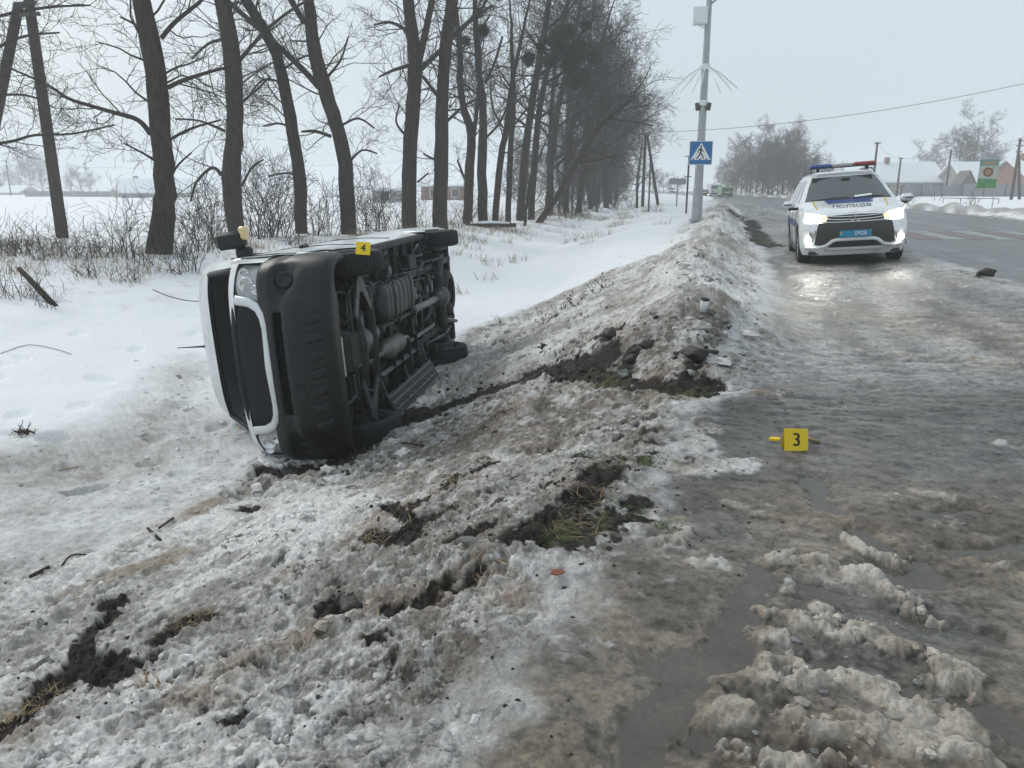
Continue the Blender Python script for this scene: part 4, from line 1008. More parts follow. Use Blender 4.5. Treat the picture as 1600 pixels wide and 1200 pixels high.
def sur_fn(s, t):
    i = s * (n - 1); y = np.interp(i, range(n), P[:, 0]); z = np.interp(i, range(n), P[:, 1])
    c = np.array([0, 1.12]); d = c - np.array([y, z]); d /= np.linalg.norm(d); yy, zz = np.array([y, z]) + d * .062 * t
    return (face_x(yy, zz) + .012 + .016 * math.sin(math.pi * t), yy, zz)
g.grid(sur_fn, 48, 5); g.build('grille_surround', M['van_white'], VAN, smooth=True, solid=.02)
for sy in (1, -1):
    f = lambda L: [(sy * y, z) for y, z in L]
    hl = face_patch(f([(.655, 1.165), (.76, 1.20), (.86, 1.20), (.915, 1.15)]), f([(.585, .905), (.68, .895), (.80, .905), (.90, .95)]), .004, 12, 8, .02).build('headlamp', M['lens'], VAN, smooth=True)
    for (y, z, r) in ((.745, 1.06, .075), (.70, .955, .045), (.835, 1.10, .05)):
        g = MB(); x0 = face_x(y, z); g.lathe([(r, 0.012), (r * .92, .022), (r * .8, .018), (r * .45, .008), (.001, .004)], (x0 + .012, sy * y, z), 'x', 20); g.build('lamp_bowl', M['reflector'], hl, smooth=True)
    g = MB(); g.tube([(face_x(y, z) + .008, sy * y, z) for y, z in [(.655, 1.17), (.76, 1.205), (.865, 1.205), (.92, 1.15), (.905, .945), (.80, .90), (.68, .888), (.582, .90), (.655, 1.17)]], .010, 5); g.build('lamp_seal', M['plastic_dark'], hl)
    # wing panel behind the lamp
    g = MB(); g.grid(lambda s, t: (.62 - .62 * s - (.0 if s > .05 else .0), sy * (.93 + .035 * min(1, s * 3)), .92 + .33 * t), 8, 5, lambda x, y, z: math.hypot(x, z - .36) < .42); g.build('wing', M['van_white'], VAN, smooth=True)

# --- bumper: plan line swept through a height profile
plan = [(.40, .968), (.52, .968), (.63, .955), (.73, .915), (.81, .84), (.875, .72), (.92, .55), (.945, .38), (.957, .2), (.96, 0)]
plan = plan + [(x, -y) for x, y in plan[-2::-1]]
pl = smooth_path([(x, y, 0) for x, y in plan], 4)
nrm = np.gradient(pl, axis=0); nrm = np.stack([nrm[:, 1], -nrm[:, 0]], 1); nrm /= np.linalg.norm(nrm, axis=1, keepdims=True)
if nrm[len(nrm) // 2][0] < 0: nrm = -nrm
prof_z = [.235, .25, .275, .31, .36, .41, .46, .52, .58, .64, .67, .70, .73, .76, .79, .82, .85, .885, .92]
prof_o = [-.20, -.085, -.035, -.012, .004, .012, .014, .014, .010, -.004, -.036, -.046, -.046, -.036, -.03, -.04, -.056, -.075, -.095]
def bump_pt(i, z, off=0.0):
    i0 = int(min(max(i, 0), len(pl) - 1)); i1 = min(i0 + 1, len(pl) - 1); f = i - i0
    p = pl[i0] * (1 - f) + pl[i1] * f; nn = nrm[i0] * (1 - f) + nrm[i1] * f
    o = interp(z, prof_z, prof_o); side = sstep(.55, .9, abs(p[1])); o = o * (1 - .6 * float(side)) + off + .040 * float(sstep(.66, .56, abs(p[1]))) * float(sstep(.25, .34, z)) * float(sstep(.80, .70, z)) - .05 * float(sstep(.14, .09, math.hypot(abs(p[1]) - .80, z - .655)))
    return (p[0] + nn[0] * o, p[1] + nn[1] * o, z)
nu = len(pl) - 1
g = MB(); zz = np.array(prof_z)
def bump_drop(x, y, z):
    if x > .8 and -.44 < y < .50 and .655 < z < .765: return True
    if abs(y) > .9 and math.hypot(x, z - .36) < .415: return True
    if abs(y) < .46 and z > .86: return True
    return False
g.grid(lambda s, t: bump_pt(s * nu, float(np.interp(t * (len(zz) - 1), range(len(zz)), zz))), nu, len(zz) - 1, bump_drop)
bumper = g.build('bumper', M['plastic'], VAN, smooth=True, solid=.012)
def plan_i(y): return float(np.interp(-y, -pl[:, 1], np.arange(len(pl))))
g = MB(); g.box((.84, .03, .71), (.02, .98, .16)); g.build('air_intake', M['black_gap'], bumper)
for z in (.685, .735):
    g = MB(); g.tube([(.875, y, z) for y in np.linspace(-.42, .47, 5)], .006, 4); g.build('intake_slat', M['plastic_dark'], bumper)
for y0 in (.52, .36, .20, .04, -.12, -.28, -.44):
    def rib(s, t, y0=y0):
        o = [-.004, .026, .030, .030, .026, -.004][round(s * 5)]; yy = [0, .022, .032, .082, .098, .112][round(s * 5)]
        e = 1 if .05 < t < .95 else 0
        return bump_pt(plan_i(y0 - .03 * t - yy), .285 + .175 * t, o if e else -.004)
    g = MB(); g.grid(rib, 5, 12); g.build('bumper_rib', M['plastic'], bumper, auto=25)
for sy in (1, -1):
    g = MB(); g.tube([bump_pt(plan_i(sy * y), z, .003) for y, z in ((.70, .26), (.69, .4), (.67, .56), (.60, .66), (.56, .78), (.57, .86))], .007, 5); g.build('bumper_seam', M['black_gap'], bumper)
g = MB(); g.tube([bump_pt(plan_i(y), .292, .004) for y in np.linspace(-.9, .9, 25)], .006, 5); g.build('bumper_seam', M['black_gap'], bumper)
for sy in (1, -1):
    y = .80; i0 = plan_i(sy * y); p = bump_pt(i0, .655, .03)
    f0 = Vector((nrm[int(i0)][0], nrm[int(i0)][1], 0)).to_track_quat('X', 'Z').to_matrix().to_4x4()
    g = MB(); g.lathe([(.075, -.01), (.068, .014), (.058, .012), (.052, -.004), (.001, -.008)], (0, 0, 0), 'x', 24)
    o = g.build('fog_lamp', M['plastic_dark'], bumper, smooth=True); o.matrix_local = Matrix.Translation(p) @ f0
    g = MB(); g.tube([bump_pt(plan_i(sy * yy), z, .006) for yy, z in [(.90, .74), (.82, .765), (.70, .75), (.68, .68), (.70, .60)]], .006, 5); g.build('fog_recess', M['plastic_dark'], bumper)
g = MB(); g.box((1.012, 0, .555), (.02, .535, .13), bev=.006); g.box((1.024, 0, .555), (.006, .50, .10)); plate_h = g.build('plate_holder', M['plastic_dark'], bumper)
for y0, z0 in ((.16, .58), (-.15, .58), (.16, .53), (-.14, .525)):
    g = MB(); g.box((1.030, y0, z0), (.008, .06, .02)); g.build('holder_clip', M['plastic'], plate_h)
g = MB(); g.lathe([(.035, 0), (.03, .006), (.012, .008), (.001, .004)], (.985, -.42, .60), 'x', 14); g.build('tow_eye_cap', M['under_lt'], bumper, smooth=True)
# torn corner hanging by the lower lamp
# --- wheels
def wheel(x0, sy, name='wheel'):
    w = empty('wheel'); w.parent = VAN; w.location = (x0, sy * .84, .345); KIDS.setdefault(VAN.name, []).append(w)
    g = MB(); R0, W2 = .345, .108
    prof = [(.205, -W2 * .85), (.235, -W2), (.29, -W2 * 1.04), (.325, -W2 * .95), (.340, -W2 * .72), (.345, -W2 * .3), (.345, W2 * .3), (.340, W2 * .72), (.325, W2 * .95), (.29, W2 * 1.04), (.235, W2), (.205, W2 * .85)]
    g.lathe(prof, (0, 0, 0), 'y', 56); ty = g.build('tyre', M['rubber'], w, auto=35)
    g = MB()
    for row_, (h0, h1, ph) in enumerate([(-.088, -.050, 0), (-.040, -.004, .5), (.004, .040, 0), (.050, .088, .5)]):
        for k in range(44):
            a = 2 * math.pi * (k + ph) / 44; da = 2 * math.pi / 44 * .36; sk = .025 * (1 if h0 < 0 else -1)
            q = []
            for (aa, hh) in ((a - da, h0), (a + da, h0), (a + da + sk, h1), (a - da + sk, h1)):
                r = .3455 - (.006 if abs(hh) > .07 else 0)
                for rr_ in (r - .004, r + .0055): q.append((rr_ * math.cos(aa), hh, rr_ * math.sin(aa)))
            g.add(q, [(1, 3, 5, 7), (0, 1, 7, 6), (0, 2, 3, 1), (2, 4, 5, 3), (4, 6, 7, 5)])
    o = g.build('tread_blocks', M['rubber'], ty); o['kind'] = 'stuff'
    g = MB(); g.lathe([(.215, -.09), (.205, -.085), (.195, -.05), (.19, .03), (.205, .085), (.215, .09)], (0, 0, 0), 'y', 40)
    s2 = sy
    g.lathe([(.192, .0), (.17, .03 * s2), (.10, .055 * s2), (.085, .045 * s2), (.06, .05 * s2), (.001, .05 * s2)], (0, 0, 0), 'y', 40)
    g.build('rim', M['under_lt'], w, smooth=True)
    g = MB(); g.lathe([(.15, -.06 * s2), (.15, -.035 * s2), (.001, -.035 * s2)], (0, 0, 0), 'y', 24); g.lathe([(.075, -.1 * s2), (.07, -.03 * s2)], (0, 0, 0), 'y', 16); g.build('brake_disc', M['under_lt'], w, smooth=False)
    return w
for x0 in (0, -WB):
    for sy in (1, -1): wheel(x0, sy)

# --- underbody
def part(fn, name, m, parent=VAN, **k):
    g = MB(); fn(g); return g.build(name, M[m], parent, **k)
floor = part(lambda g: g.grid(lambda s, t: (.25 - 5.2 * s, -.92 + 1.84 * t, .50 + .02 * math.sin(s * 60) * (1 if .2 < t < .8 else 0)), 60, 12), 'floor_pan', 'under', smooth=True)
for sy in (1, -1):
    part(lambda g: (g.box((-2.3, sy * .46, .44), (5.2, .09, .13), bev=.012)), 'frame_rail', 'under')
    part(lambda g: g.box((-2.0, sy * .90, .44), (3.0, .08, .12), bev=.02), 'sill', 'under')
    for k in range(7): part(lambda g: g.box((-.75 - .42 * k, sy * .68, .475), (.05, .42, .06), bev=.01), 'outrigger', 'under')
for x0, w0 in ((-.36, .14), (-1.25, .07), (-2.25, .08), (-2.75, .06), (-3.2, .07), (-4.25, .08), (-4.75, .08)):
    part(lambda g: g.box((x0, 0, .41), (w0, 1.0, .10), bev=.015), 'cross_member', 'under')
# the big front cross member, bowed
part(lambda g: g.tube([(-.34, y, .30 + .05 * abs(y) ** 1.5) for y in np.linspace(-.62, .56, 9)], .062, 10), 'subframe', 'under', smooth=True)
part(lambda g: (g.tube([(.12, y, .27 + .04 * abs(y)) for y in np.linspace(-.5, .5, 7)], .045, 8), g.tube([(.28, y, .29) for y in np.linspace(-.55, .55, 7)], .03, 8)), 'front_axle_beam', 'under', smooth=True)
for y0 in np.linspace(-.2, .36, 5): part(lambda g: g.tube([(.10 + .03 * math.sin(y0 * 9), .40 - (y0 + .2) * .1 - .06, .245), (.04, y0 * .4 + .0, .235), (.09, -.36 + y0 * .12, .25)], .014, 6), 'hose', 'under_lt', smooth=True)
for sy in (1, -1):
    part(lambda g: g.prism([(.20, sy * .30), (.26, sy * .36), (.07, sy * .74), (-.02, sy * .76), (-.26, sy * .40), (-.24, sy * .32), (-.02, sy * .55), (.06, sy * .55)], (0, 0, .035), (0, 0, .235)), 'control_arm', 'under_lt', bevel=.008)
    part(lambda g: (g.cyl((.0, sy * .74, .22), (.0, sy * .74, .52), .045, .03, 14), g.cyl((.02, sy * .70, .38), (.02, sy * .78, .38), .10, .09, 16)), 'steering_knuckle', 'under_lt', auto=40)
    part(lambda g: (g.tube([(-.05, sy * .2, .33), (-.08, sy * .5, .32), (-.1, sy * .72, .33)], .016, 8), g.cyl((-.1, sy * .68, .33), (-.1, sy * .76, .33), .03, .03, 10)), 'track_rod', 'under_lt', smooth=True)
    part(lambda g: (g.cyl((.05, sy * .62, .36), (.02, sy * .60, .60), .05, .05, 14), [g.lathe([(.075 + .012 * math.cos(a), .40 + .035 * k + .012 * math.sin(a)) for a in np.linspace(0, 6.283, 6)[:-1]], (.04, sy * .61, 0), 'z', 18, True) for k in range(5)]), 'strut_spring', 'under', smooth=True)
    part(lambda g: g.tube([(.34, sy * .2, .30), (.30, sy * .5, .30), (.16, sy * .62, .29), (.05, sy * .66, .27)], .013, 8), 'anti_roll_bar', 'under_lt', smooth=True)
part(lambda g: (g.box((.22, .02, .38), (.55, .46, .20), bev=.05), g.box((.22, .02, .29), (.40, .34, .06), bev=.02)), 'oil_sump', 'under', auto=40)
part(lambda g: (g.lathe([(.17, -.02), (.165, -.2), (.13, -.32), (.11, -.5), (.10, -.66), (.07, -.74), (.06, -.80)], (.02, .03, .40), 'x', 20)), 'gearbox', 'under_lt', auto=35)
part(lambda g: [g.box((.60, .02 - .12 * 0 + 0, .34), (.10, .40, .12), bev=.02)], 'washer_tank', 'pale_plastic', auto=40)
for k, (a, b2, r) in enumerate([((.5, .6, .36), (.2, .45, .33), .018), ((.55, -.5, .36), (.1, -.45, .30), .018), ((.45, .3, .3), (-.1, .32, .28), .012), ((.3, -.15, .28), (-.3, -.3, .30), .014), ((.5, -.1, .32), (.4, -.7, .36), .015), ((-.1, .45, .30), (-.5, .55, .36), .012), ((.2, .7, .33), (.45, .78, .42), .014), ((.15, -.4, .26), (-.25, -.72, .3), .012)]):
    mid_ = tuple((a[i] + b2[i]) / 2 + (.06 if i == 1 else -.03) for i in range(3)); part(lambda g: g.tube(smooth_path([a, mid_, b2], 5), r, 7), 'pipe', 'under_lt' if k % 2 else 'under', smooth=True)
# fuel tank with pressed ribs
def tank_fn(g):
    def prof(s):
        rib = .016 * (1 if (s * 7) % 1 < .5 else -1) if .12 < s < .9 else 0
        return rib
    n_ = 56
    def fn(s, t):
        x = -.80 - 1.32 * s; a = 2 * math.pi * t; r = prof(s) * .5; e = min(1, s / .06, (1 - s) / .06) ** .5 * .96 + .02
        cy, cz = math.cos(a), math.sin(a); k = (abs(cy) ** 5 + abs(cz) ** 5) ** (-1 / 5)
        return (x, .30 + (.205 * e + r) * cy * k * (1 if True else 1), .37 + (.125 * e + r) * cz * k)
    g.grid(fn, n_, 28)
tank = part(tank_fn, 'fuel_tank', 'tank', smooth=True)
for x0 in (-1.15, -1.85): part(lambda g: g.tube([(x0, .06, .46), (x0, .07, .25), (x0, .30, .232), (x0, .53, .25), (x0, .54, .46)], .013, 4), 'tank_strap', 'under_lt', tank)
# propshaft in two pieces with centre bearing
sh_ = part(lambda g: g.tube([(-.80, .05, .36), (-1.2, .045, .355), (-2.05, .03, .345)], [.034, .034, .034], 14), 'propshaft', 'under_lt', smooth=True)
part(lambda g: (g.lathe([(.05, -.06), (.085, -.05), (.085, .05), (.05, .06)], (-2.1, .03, .345), 'x', 20), g.box((-2.1, .03, .43), (.07, .30, .05), bev=.01)), 'centre_bearing', 'under', sh_, auto=40)
for x0 in (-.82, -1.5, -2.2, -3.55): part(lambda g: g.lathe([(.035, -.05), (.052, -.045), (.052, .045), (.035, .05)], (x0, .03, .35), 'x', 14), 'joint', 'under', sh_, auto=40)
part(lambda g: g.tube([(-2.18, .03, .345), (-3.52, .0, .345)], .050, 18), 'rear_shaft', 'shaft', sh_, smooth=True)
# rear axle, springs, dampers
ax = part(lambda g: g.tube([(-WB, y, .345) for y in (-.72, -.3, -.2, .2, .3, .72)], [.05, .055, .075, .075, .055, .05], 16), 'rear_axle', 'under', smooth=True)
part(lambda g: (g.lathe([(.001, -.15), (.06, -.15), (.10, -.13), (.155, -.06), (.165, 0), (.14, .09), (.08, .16), (.055, .24), (.001, .24)], (-WB, 0, .345), 'x', 24)), 'differential', 'under_lt', ax, smooth=True)
for sy in (1, -1):
    for k in range(3): part(lambda g: g.tube([(-WB + dx, sy * .56, .33 + .10 * (dx / .75) ** 2 - .014 * k) for dx in np.linspace(-.78 + .2 * k, .78 - .2 * k, 9)], .018, 4), 'leaf_spring', 'under_lt', smooth=False)
    part(lambda g: [g.tube([(-WB + d, sy * .50, .42), (-WB + d, sy * .51, .27), (-WB + d, sy * .61, .27), (-WB + d, sy * .62, .42)], .012, 6) for d in (-.06, .06)], 'u_bolt', 'under_lt')
    part(lambda g: (g.cyl((-WB - .05, sy * .42, .30), (-WB - .30, sy * .36, .50), .032, .032, 12), g.cyl((-WB - .02, sy * .43, .27), (-WB - .12, sy * .41, .36), .022, .022, 10)), 'damper', 'under_lt', auto=40)
    part(lambda g: g.cyl((-WB, sy * .68, .345), (-WB, sy * .76, .345), .15, .15, 24), 'brake_drum', 'under_lt', auto=40)
    part(lambda g: g.box((-WB + .78, sy * .56, .43), (.10, .07, .12), bev=.015), 'spring_hanger', 'under'); part(lambda g: g.box((-WB - .8, sy * .56, .46), (.05, .06, .14), bev=.012), 'spring_shackle', 'under')
# exhaust
exh = part(lambda g: g.tube(smooth_path([(.1, -.22, .34), (-.4, -.2, .31), (-.62, -.20, .30)], 4), .030, 12), 'exhaust_pipe', 'muffler', smooth=True)
part(lambda g: g.lathe([(.032, .0), (.05, -.05), (.105, -.12), (.11, -.2), (.11, -.62), (.10, -.70), (.045, -.78), (.034, -.84)], (-.62, -.20, .31), 'x', 24), 'silencer', 'muffler', exh, auto=40)
part(lambda g: g.tube(smooth_path([(-1.44, -.20, .31), (-1.7, -.22, .31), (-1.85, -.30, .33), (-2.6, -.33, .35), (-3.3, -.34, .36), (-3.6, -.36, .50), (-4.0, -.38, .50), (-4.3, -.42, .38), (-4.9, -.55, .36)], 4), .028, 12), 'tail_pipe', 'muffler', exh, smooth=True)
for k in range(4): part(lambda g: g.box((-1.05 - .34 * k, -.47, .33), (.018, .44, .10)), 'heat_shield_rib', 'under')
part(lambda g: g.tube([(-.55, -.44, .32), (-2.2, -.46, .33)], .035, 4), 'shield_rail', 'under_lt')
# bent side step of the lower side, ribbed tread plates
step = part(lambda g: g.grid(lambda s, t: (-.66 - 1.95 * s, -.70 - .27 * t, .33 - .13 * t - .03 * s), 20, 4), 'side_step', 'under', solid=.02)
for k in range(4): part(lambda g: g.tube([(-.70 - 1.85 * s, -.72 - .07 * k, .295 - .034 * k - .03 * s) for s in (0, .5, 1)], .013, 4), 'step_rib', 'under_lt', step)
for k in range(9): part(lambda g: g.box((-.82 - .2 * k, -.85, .228 - .003 * k), (.05, .03, .02)), 'step_stud', 'under_lt', step)
for x0 in (-.68, -1.6, -2.55): part(lambda g: g.tube([(x0, -.46, .38), (x0, -.66, .33), (x0 - .03, -.95, .22)], .022, 5), 'step_bracket', 'under_lt', step)
# spare wheel cradle, rear cross panel, brake lines
part(lambda g: g.lathe([(.20, -.09), (.28, -.1), (.335, -.07), (.34, 0), (.335, .07), (.28, .1), (.20, .09)], (-4.55, -.02, .42), 'z', 32), 'spare_tyre', 'rubber', smooth=True)
part(lambda g: (g.box((-4.98, 0, .52), (.07, 1.75, .22), bev=.03)), 'rear_bumper', 'plastic', auto=40)
for y0, z0 in ((.40, .36), (.52, .37), (-.40, .37), (.22, .45)): part(lambda g: g.tube(smooth_path([(-.4, y0, z0), (-1.5, y0 + .02, z0 + .02), (-2.6, y0 - .02, z0), (-3.6, y0 * .8, z0 + .03)], 3), .008, 5), 'brake_line', 'under_lt', smooth=True)
for (x0, y0, sx, sy_, sz) in [(-2.5, .62, .35, .2, .14), (-2.7, .30, .22, .16, .10), (-2.55, -.62, .28, .22, .12), (-1.0, .74, .3, .16, .10), (-3.15, .2, .1, .3, .1), (-2.45, -.12, .12, .2, .1), (-4.2, .3, .2, .2, .1), (-.55, .72, .18, .2, .12)]:
    part(lambda g: g.box((x0, y0, .42), (sx, sy_, sz), bev=.02), 'bracket', 'under', auto=40)
for k in range(46):
    R2 = random.Random(300 + k); x0 = R2.uniform(-3.4, .5); y0 = R2.uniform(-.65, .78); part(lambda g: g.tube([(x0, y0, .40), (x0 - R2.uniform(.05, .4), y0 + R2.uniform(-.15, .15), .36), (x0 - R2.uniform(.1, .5), y0 + R2.uniform(-.1, .3), .42)], R2.uniform(.008, .02), 5), 'linkage', 'under_lt' if k % 3 else 'under', smooth=True)
for k in range(40):
    R2 = random.Random(700 + k); x0, y0 = R2.uniform(-4.6, .45), R2.uniform(-.8, .8); part(lambda g: (g.box((x0, y0, .40 - R2.uniform(0, .05)), (R2.uniform(.04, .16), R2.uniform(.04, .16), R2.uniform(.03, .1)), Matrix.Rotation(R2.uniform(-.5, .5), 3, 'Z'), bev=.01)), 'mount', 'under_lt' if k % 3 == 0 else 'under')
for k in range(26):
    R2 = random.Random(800 + k); x0, y0 = R2.uniform(-4.6, .3), R2.uniform(-.8, .8); part(lambda g: g.cyl((x0, y0, .36), (x0, y0, .44), R2.uniform(.015, .03), None, 8), 'bolt', 'under_lt')
# --- mirror on the upper side
mir = part(lambda g: g.box((.08, 1.125, 1.47), (.17, .17, .27), Matrix.Rotation(.06, 3, 'X'), bev=.035), 'door_mirror', 'plastic_dark', auto=40)
part(lambda g: (g.box((.06, 1.00, 1.36), (.10, .11, .16), bev=.025)), 'mirror_arm', 'plastic_dark', mir, auto=40)
part(lambda g: g.box((.09, 1.19, 1.325), (.09, .13, .085), bev=.02), 'indicator', 'amber', mir, auto=40)
part(lambda g: g.grid(lambda s, t: (-.008, 1.06 + .13 * s, 1.36 + .22 * t), 2, 2), 'mirror_glass', 'chrome', mir)
# wiper arm and aerial sticking out on the roof side
part(lambda g: g.tube(smooth_path([(-.36, .50, 2.16), (-.30, .52, 2.26), (-.28, .58, 2.45), (-.26, .66, 2.60)], 4), .0045, 6), 'wiper_arm', 'plastic_dark', smooth=True)
part(lambda g: (g.tube([(-.7, -.05, 2.34), (-.62, -.04, 2.66)], [.012, .004], 6), g.lathe([(.035, 0), (.02, .05), (.001, .06)], (-.7, -.05, 2.33), 'z', 12)), 'aerial', 'plastic_dark', smooth=True)
# ---------------------------------------------------------------- police car (x forward, nose at 0, y to its left, z up)
M['car_white'] = mat('car_white_paint', (.74, .76, .77), .25, coat=.5, dirt=(.36, .345, .32), dirt_amt=.42, dirt_scale=2.5)
M['car_glass'] = mat('car_glass', (.035, .045, .045), .06, spec=.6, coat=.4)
M['car_black'] = mat('car_black_trim', (.018, .018, .018), .35)
M['car_grey'] = mat('car_brown_grey_trim', (.045, .042, .038), .35)
M['lamp_on'] = mat('lit_headlamp', (.9, .9, .85), .2, emit=(1, .97, .86), estr=16)
M['fog_on'] = mat('lit_fog_lamp', (.9, .9, .85), .2, emit=(1, 1, .86), estr=11)
M['ind_on'] = mat('lit_indicator', (.9, .5, .2), .2, emit=(1, .55, .2), estr=2.2)
M['blue_lens'] = mat('blue_beacon_lens', (.025, .07, .26), .3, coat=.3)
M['red_lens'] = mat('red_beacon_lens', (.31, .035, .035), .3, coat=.3)
M['bar_mid'] = mat('beacon_bar_grey', (.42, .42, .41), .4)
M['deco_blue'] = mat('blue_livery', (.03, .06, .25), .3, coat=.4)
M['deco_yellow'] = mat('yellow_livery', (.65, .42, .03), .35)
M['ink'] = mat('dark_lettering', (.02, .025, .06), .5)
M['plate_blue'] = mat('blue_number_plate', (.02, .25, .42), .4)
M['plate_ink'] = mat('white_plate_lettering', (.8, .82, .82), .5)
M['paper'] = mat('paper_sheet', (.75, .77, .77), .8)
def car_axes():
    yaw, roll = -.042, .074; c, s = math.cos, math.sin
    B = np.array([[0, 1, 0], [-1, 0, 0], [0, 0, 1]], float)
    Rz = np.array([[c(yaw), -s(yaw), 0], [s(yaw), c(yaw), 0], [0, 0, 1]]); Rx = np.array([[1, 0, 0], [0, c(roll), -s(roll)], [0, s(roll), c(roll)]])
    m = Rz @ B @ Rx; k = Matrix([list(r) + [0] for r in m.tolist()] + [[0, 0, 0, 1]])
    return Matrix.Translation((2.62, 14.821, .150)) @ k
CAR = empty('police_car', mat=car_axes())
tag(CAR, 'white police car with red and blue light bar and lit headlamps', 'car')
def cpart(fn, name, m, parent=None, **k):
    g = MB(); fn(g); return g.build(name, M[m], parent or CAR, **k)
cf = lambda z: interp(z, [.2, .28, .45, .62, .75, .84, .90, .95, 1.0], [-.10, -.03, .0, .01, 0, -.03, -.09, -.20, -.34])
ch = lambda z: interp(z, [.2, .35, .6, .85, 1.0, 1.08], [.84, .885, .90, .895, .875, .85])
cr_ = lambda z: interp(z, [.2, .5, .9, 1.08], [-4.6, -4.68, -4.64, -4.55])
ckf = lambda z: interp(z, [.2, .6, .85, 1.0], [.34, .36, .42, .5])
def c_x(y, z): t = min(1, abs(y) / ch(z)); return cf(z) - ckf(z) * t ** 5 - .04 * t * t
def c_drop(x, y, z):
    return abs(y) > .7 and (math.hypot(x + .91, z - .35) < .385 or math.hypot(x + 3.58, z - .35) < .385)
def shell(g):
    zs2 = [.2, .25, .32, .4, .48, .56, .64, .72, .79, .85, .90, .95, 1.0]
    rows = ring_shell(g, zs2, cf, cr_, ch, ckf, 5, 24, 60, c_drop)
body2 = cpart(shell, 'body', 'car_white', auto=40)
# bonnet, cowl
def hood(s, t):
    y = -.80 + 1.6 * t; k = abs(y) / .85; x0 = c_x(y, .93) + .01; x = x0 + (-1.12 - .02 - x0) * s
    z = .905 + .24 * s ** .85 + .025 * (1 - k ** 4) * (1 - .6 * s) - .05 * k ** 6
    return (x, y, z)
def hood_z(x, y):
    k = abs(y) / .85; x0 = c_x(y, .93) + .01; s = min(1, max(0, (x - x0) / (-1.14 - x0))); return .905 + .24 * s ** .85 + .025 * (1 - k ** 4) * (1 - .6 * s) - .05 * k ** 6
cpart(lambda g: g.grid(hood, 14, 20), 'bonnet', 'car_white', smooth=True)
for sy in (1, -1): cpart(lambda g: g.grid(lambda s, t: (-.36 - .78 * s, sy * (.80 + .075 * t), hood_z(-.36 - .78 * s, .8) * (1 - t) + 1.0 * t + (.06 * s) * t), 10, 3), 'wing', 'car_white', smooth=True)
# greenhouse
gx0 = lambda z: interp(z, [1.0, 1.12, 1.58, 1.64, 1.68], [-.95, -1.06, -1.92, -2.1, -2.6]); gx1 = lambda z: interp(z, [1.0, 1.08, 1.58, 1.64, 1.68], [-4.6, -4.58, -4.28, -4.15, -3.8]); gw = lambda z: interp(z, [1.0, 1.08, 1.4, 1.58, 1.64, 1.68], [.875, .85, .72, .62, .55, .40])
def green(g):
    zs3 = [1.0, 1.08, 1.2, 1.32, 1.44, 1.54, 1.6, 1.64, 1.68]
    rows = ring_shell(g, zs3, gx0, gx1, gw, lambda z: .12, 4, 20, 30)
    b = len(g.v); n = len(rows[-1]); g.v.append((-3.1, 0, 1.69)); o0 = (len(zs3) - 1) * n
    for k in range(n): g.f.append((o0 + k, o0 + (k + 1) % n, b))
cpart(green, 'roof', 'car_white', auto=50)
def gl(y, z, off): t = abs(y) / gw(z); return (gx0(z) - .12 * t ** 4 - .04 * t * t + off * .8, y, z + off * .5)
ws = cpart(lambda g: g.grid(lambda s, t: gl((-1 + 2 * s) * gw(1.135 + .43 * t) * .90, 1.135 + .43 * t, .012), 16, 10), 'windscreen', 'car_glass', smooth=True)
cpart(lambda g: g.tube([gl(y, 1.135, .014) for y in np.linspace(-.74, .74, 13)], .018, 6), 'wiper_cowl', 'car_black', smooth=True)
for y0 in (-.55, .05): cpart(lambda g: g.tube([gl(y0, 1.14, .03), gl(y0 + .3, 1.165, .03), gl(y0 + .58, 1.16, .03)], .008, 5), 'wiper', 'car_black')
cpart(lambda g: g.grid(lambda s, t: gl(.12 + .3 * s, 1.165 + .03 * t + .02 * s, .02), 3, 2), 'dashboard_paper', 'paper', ws)
cpart(lambda g: g.box(gl(0.02, 1.50, .02), (.03, .16, .06), bev=.01), 'rear_view_mirror', 'car_black', ws)
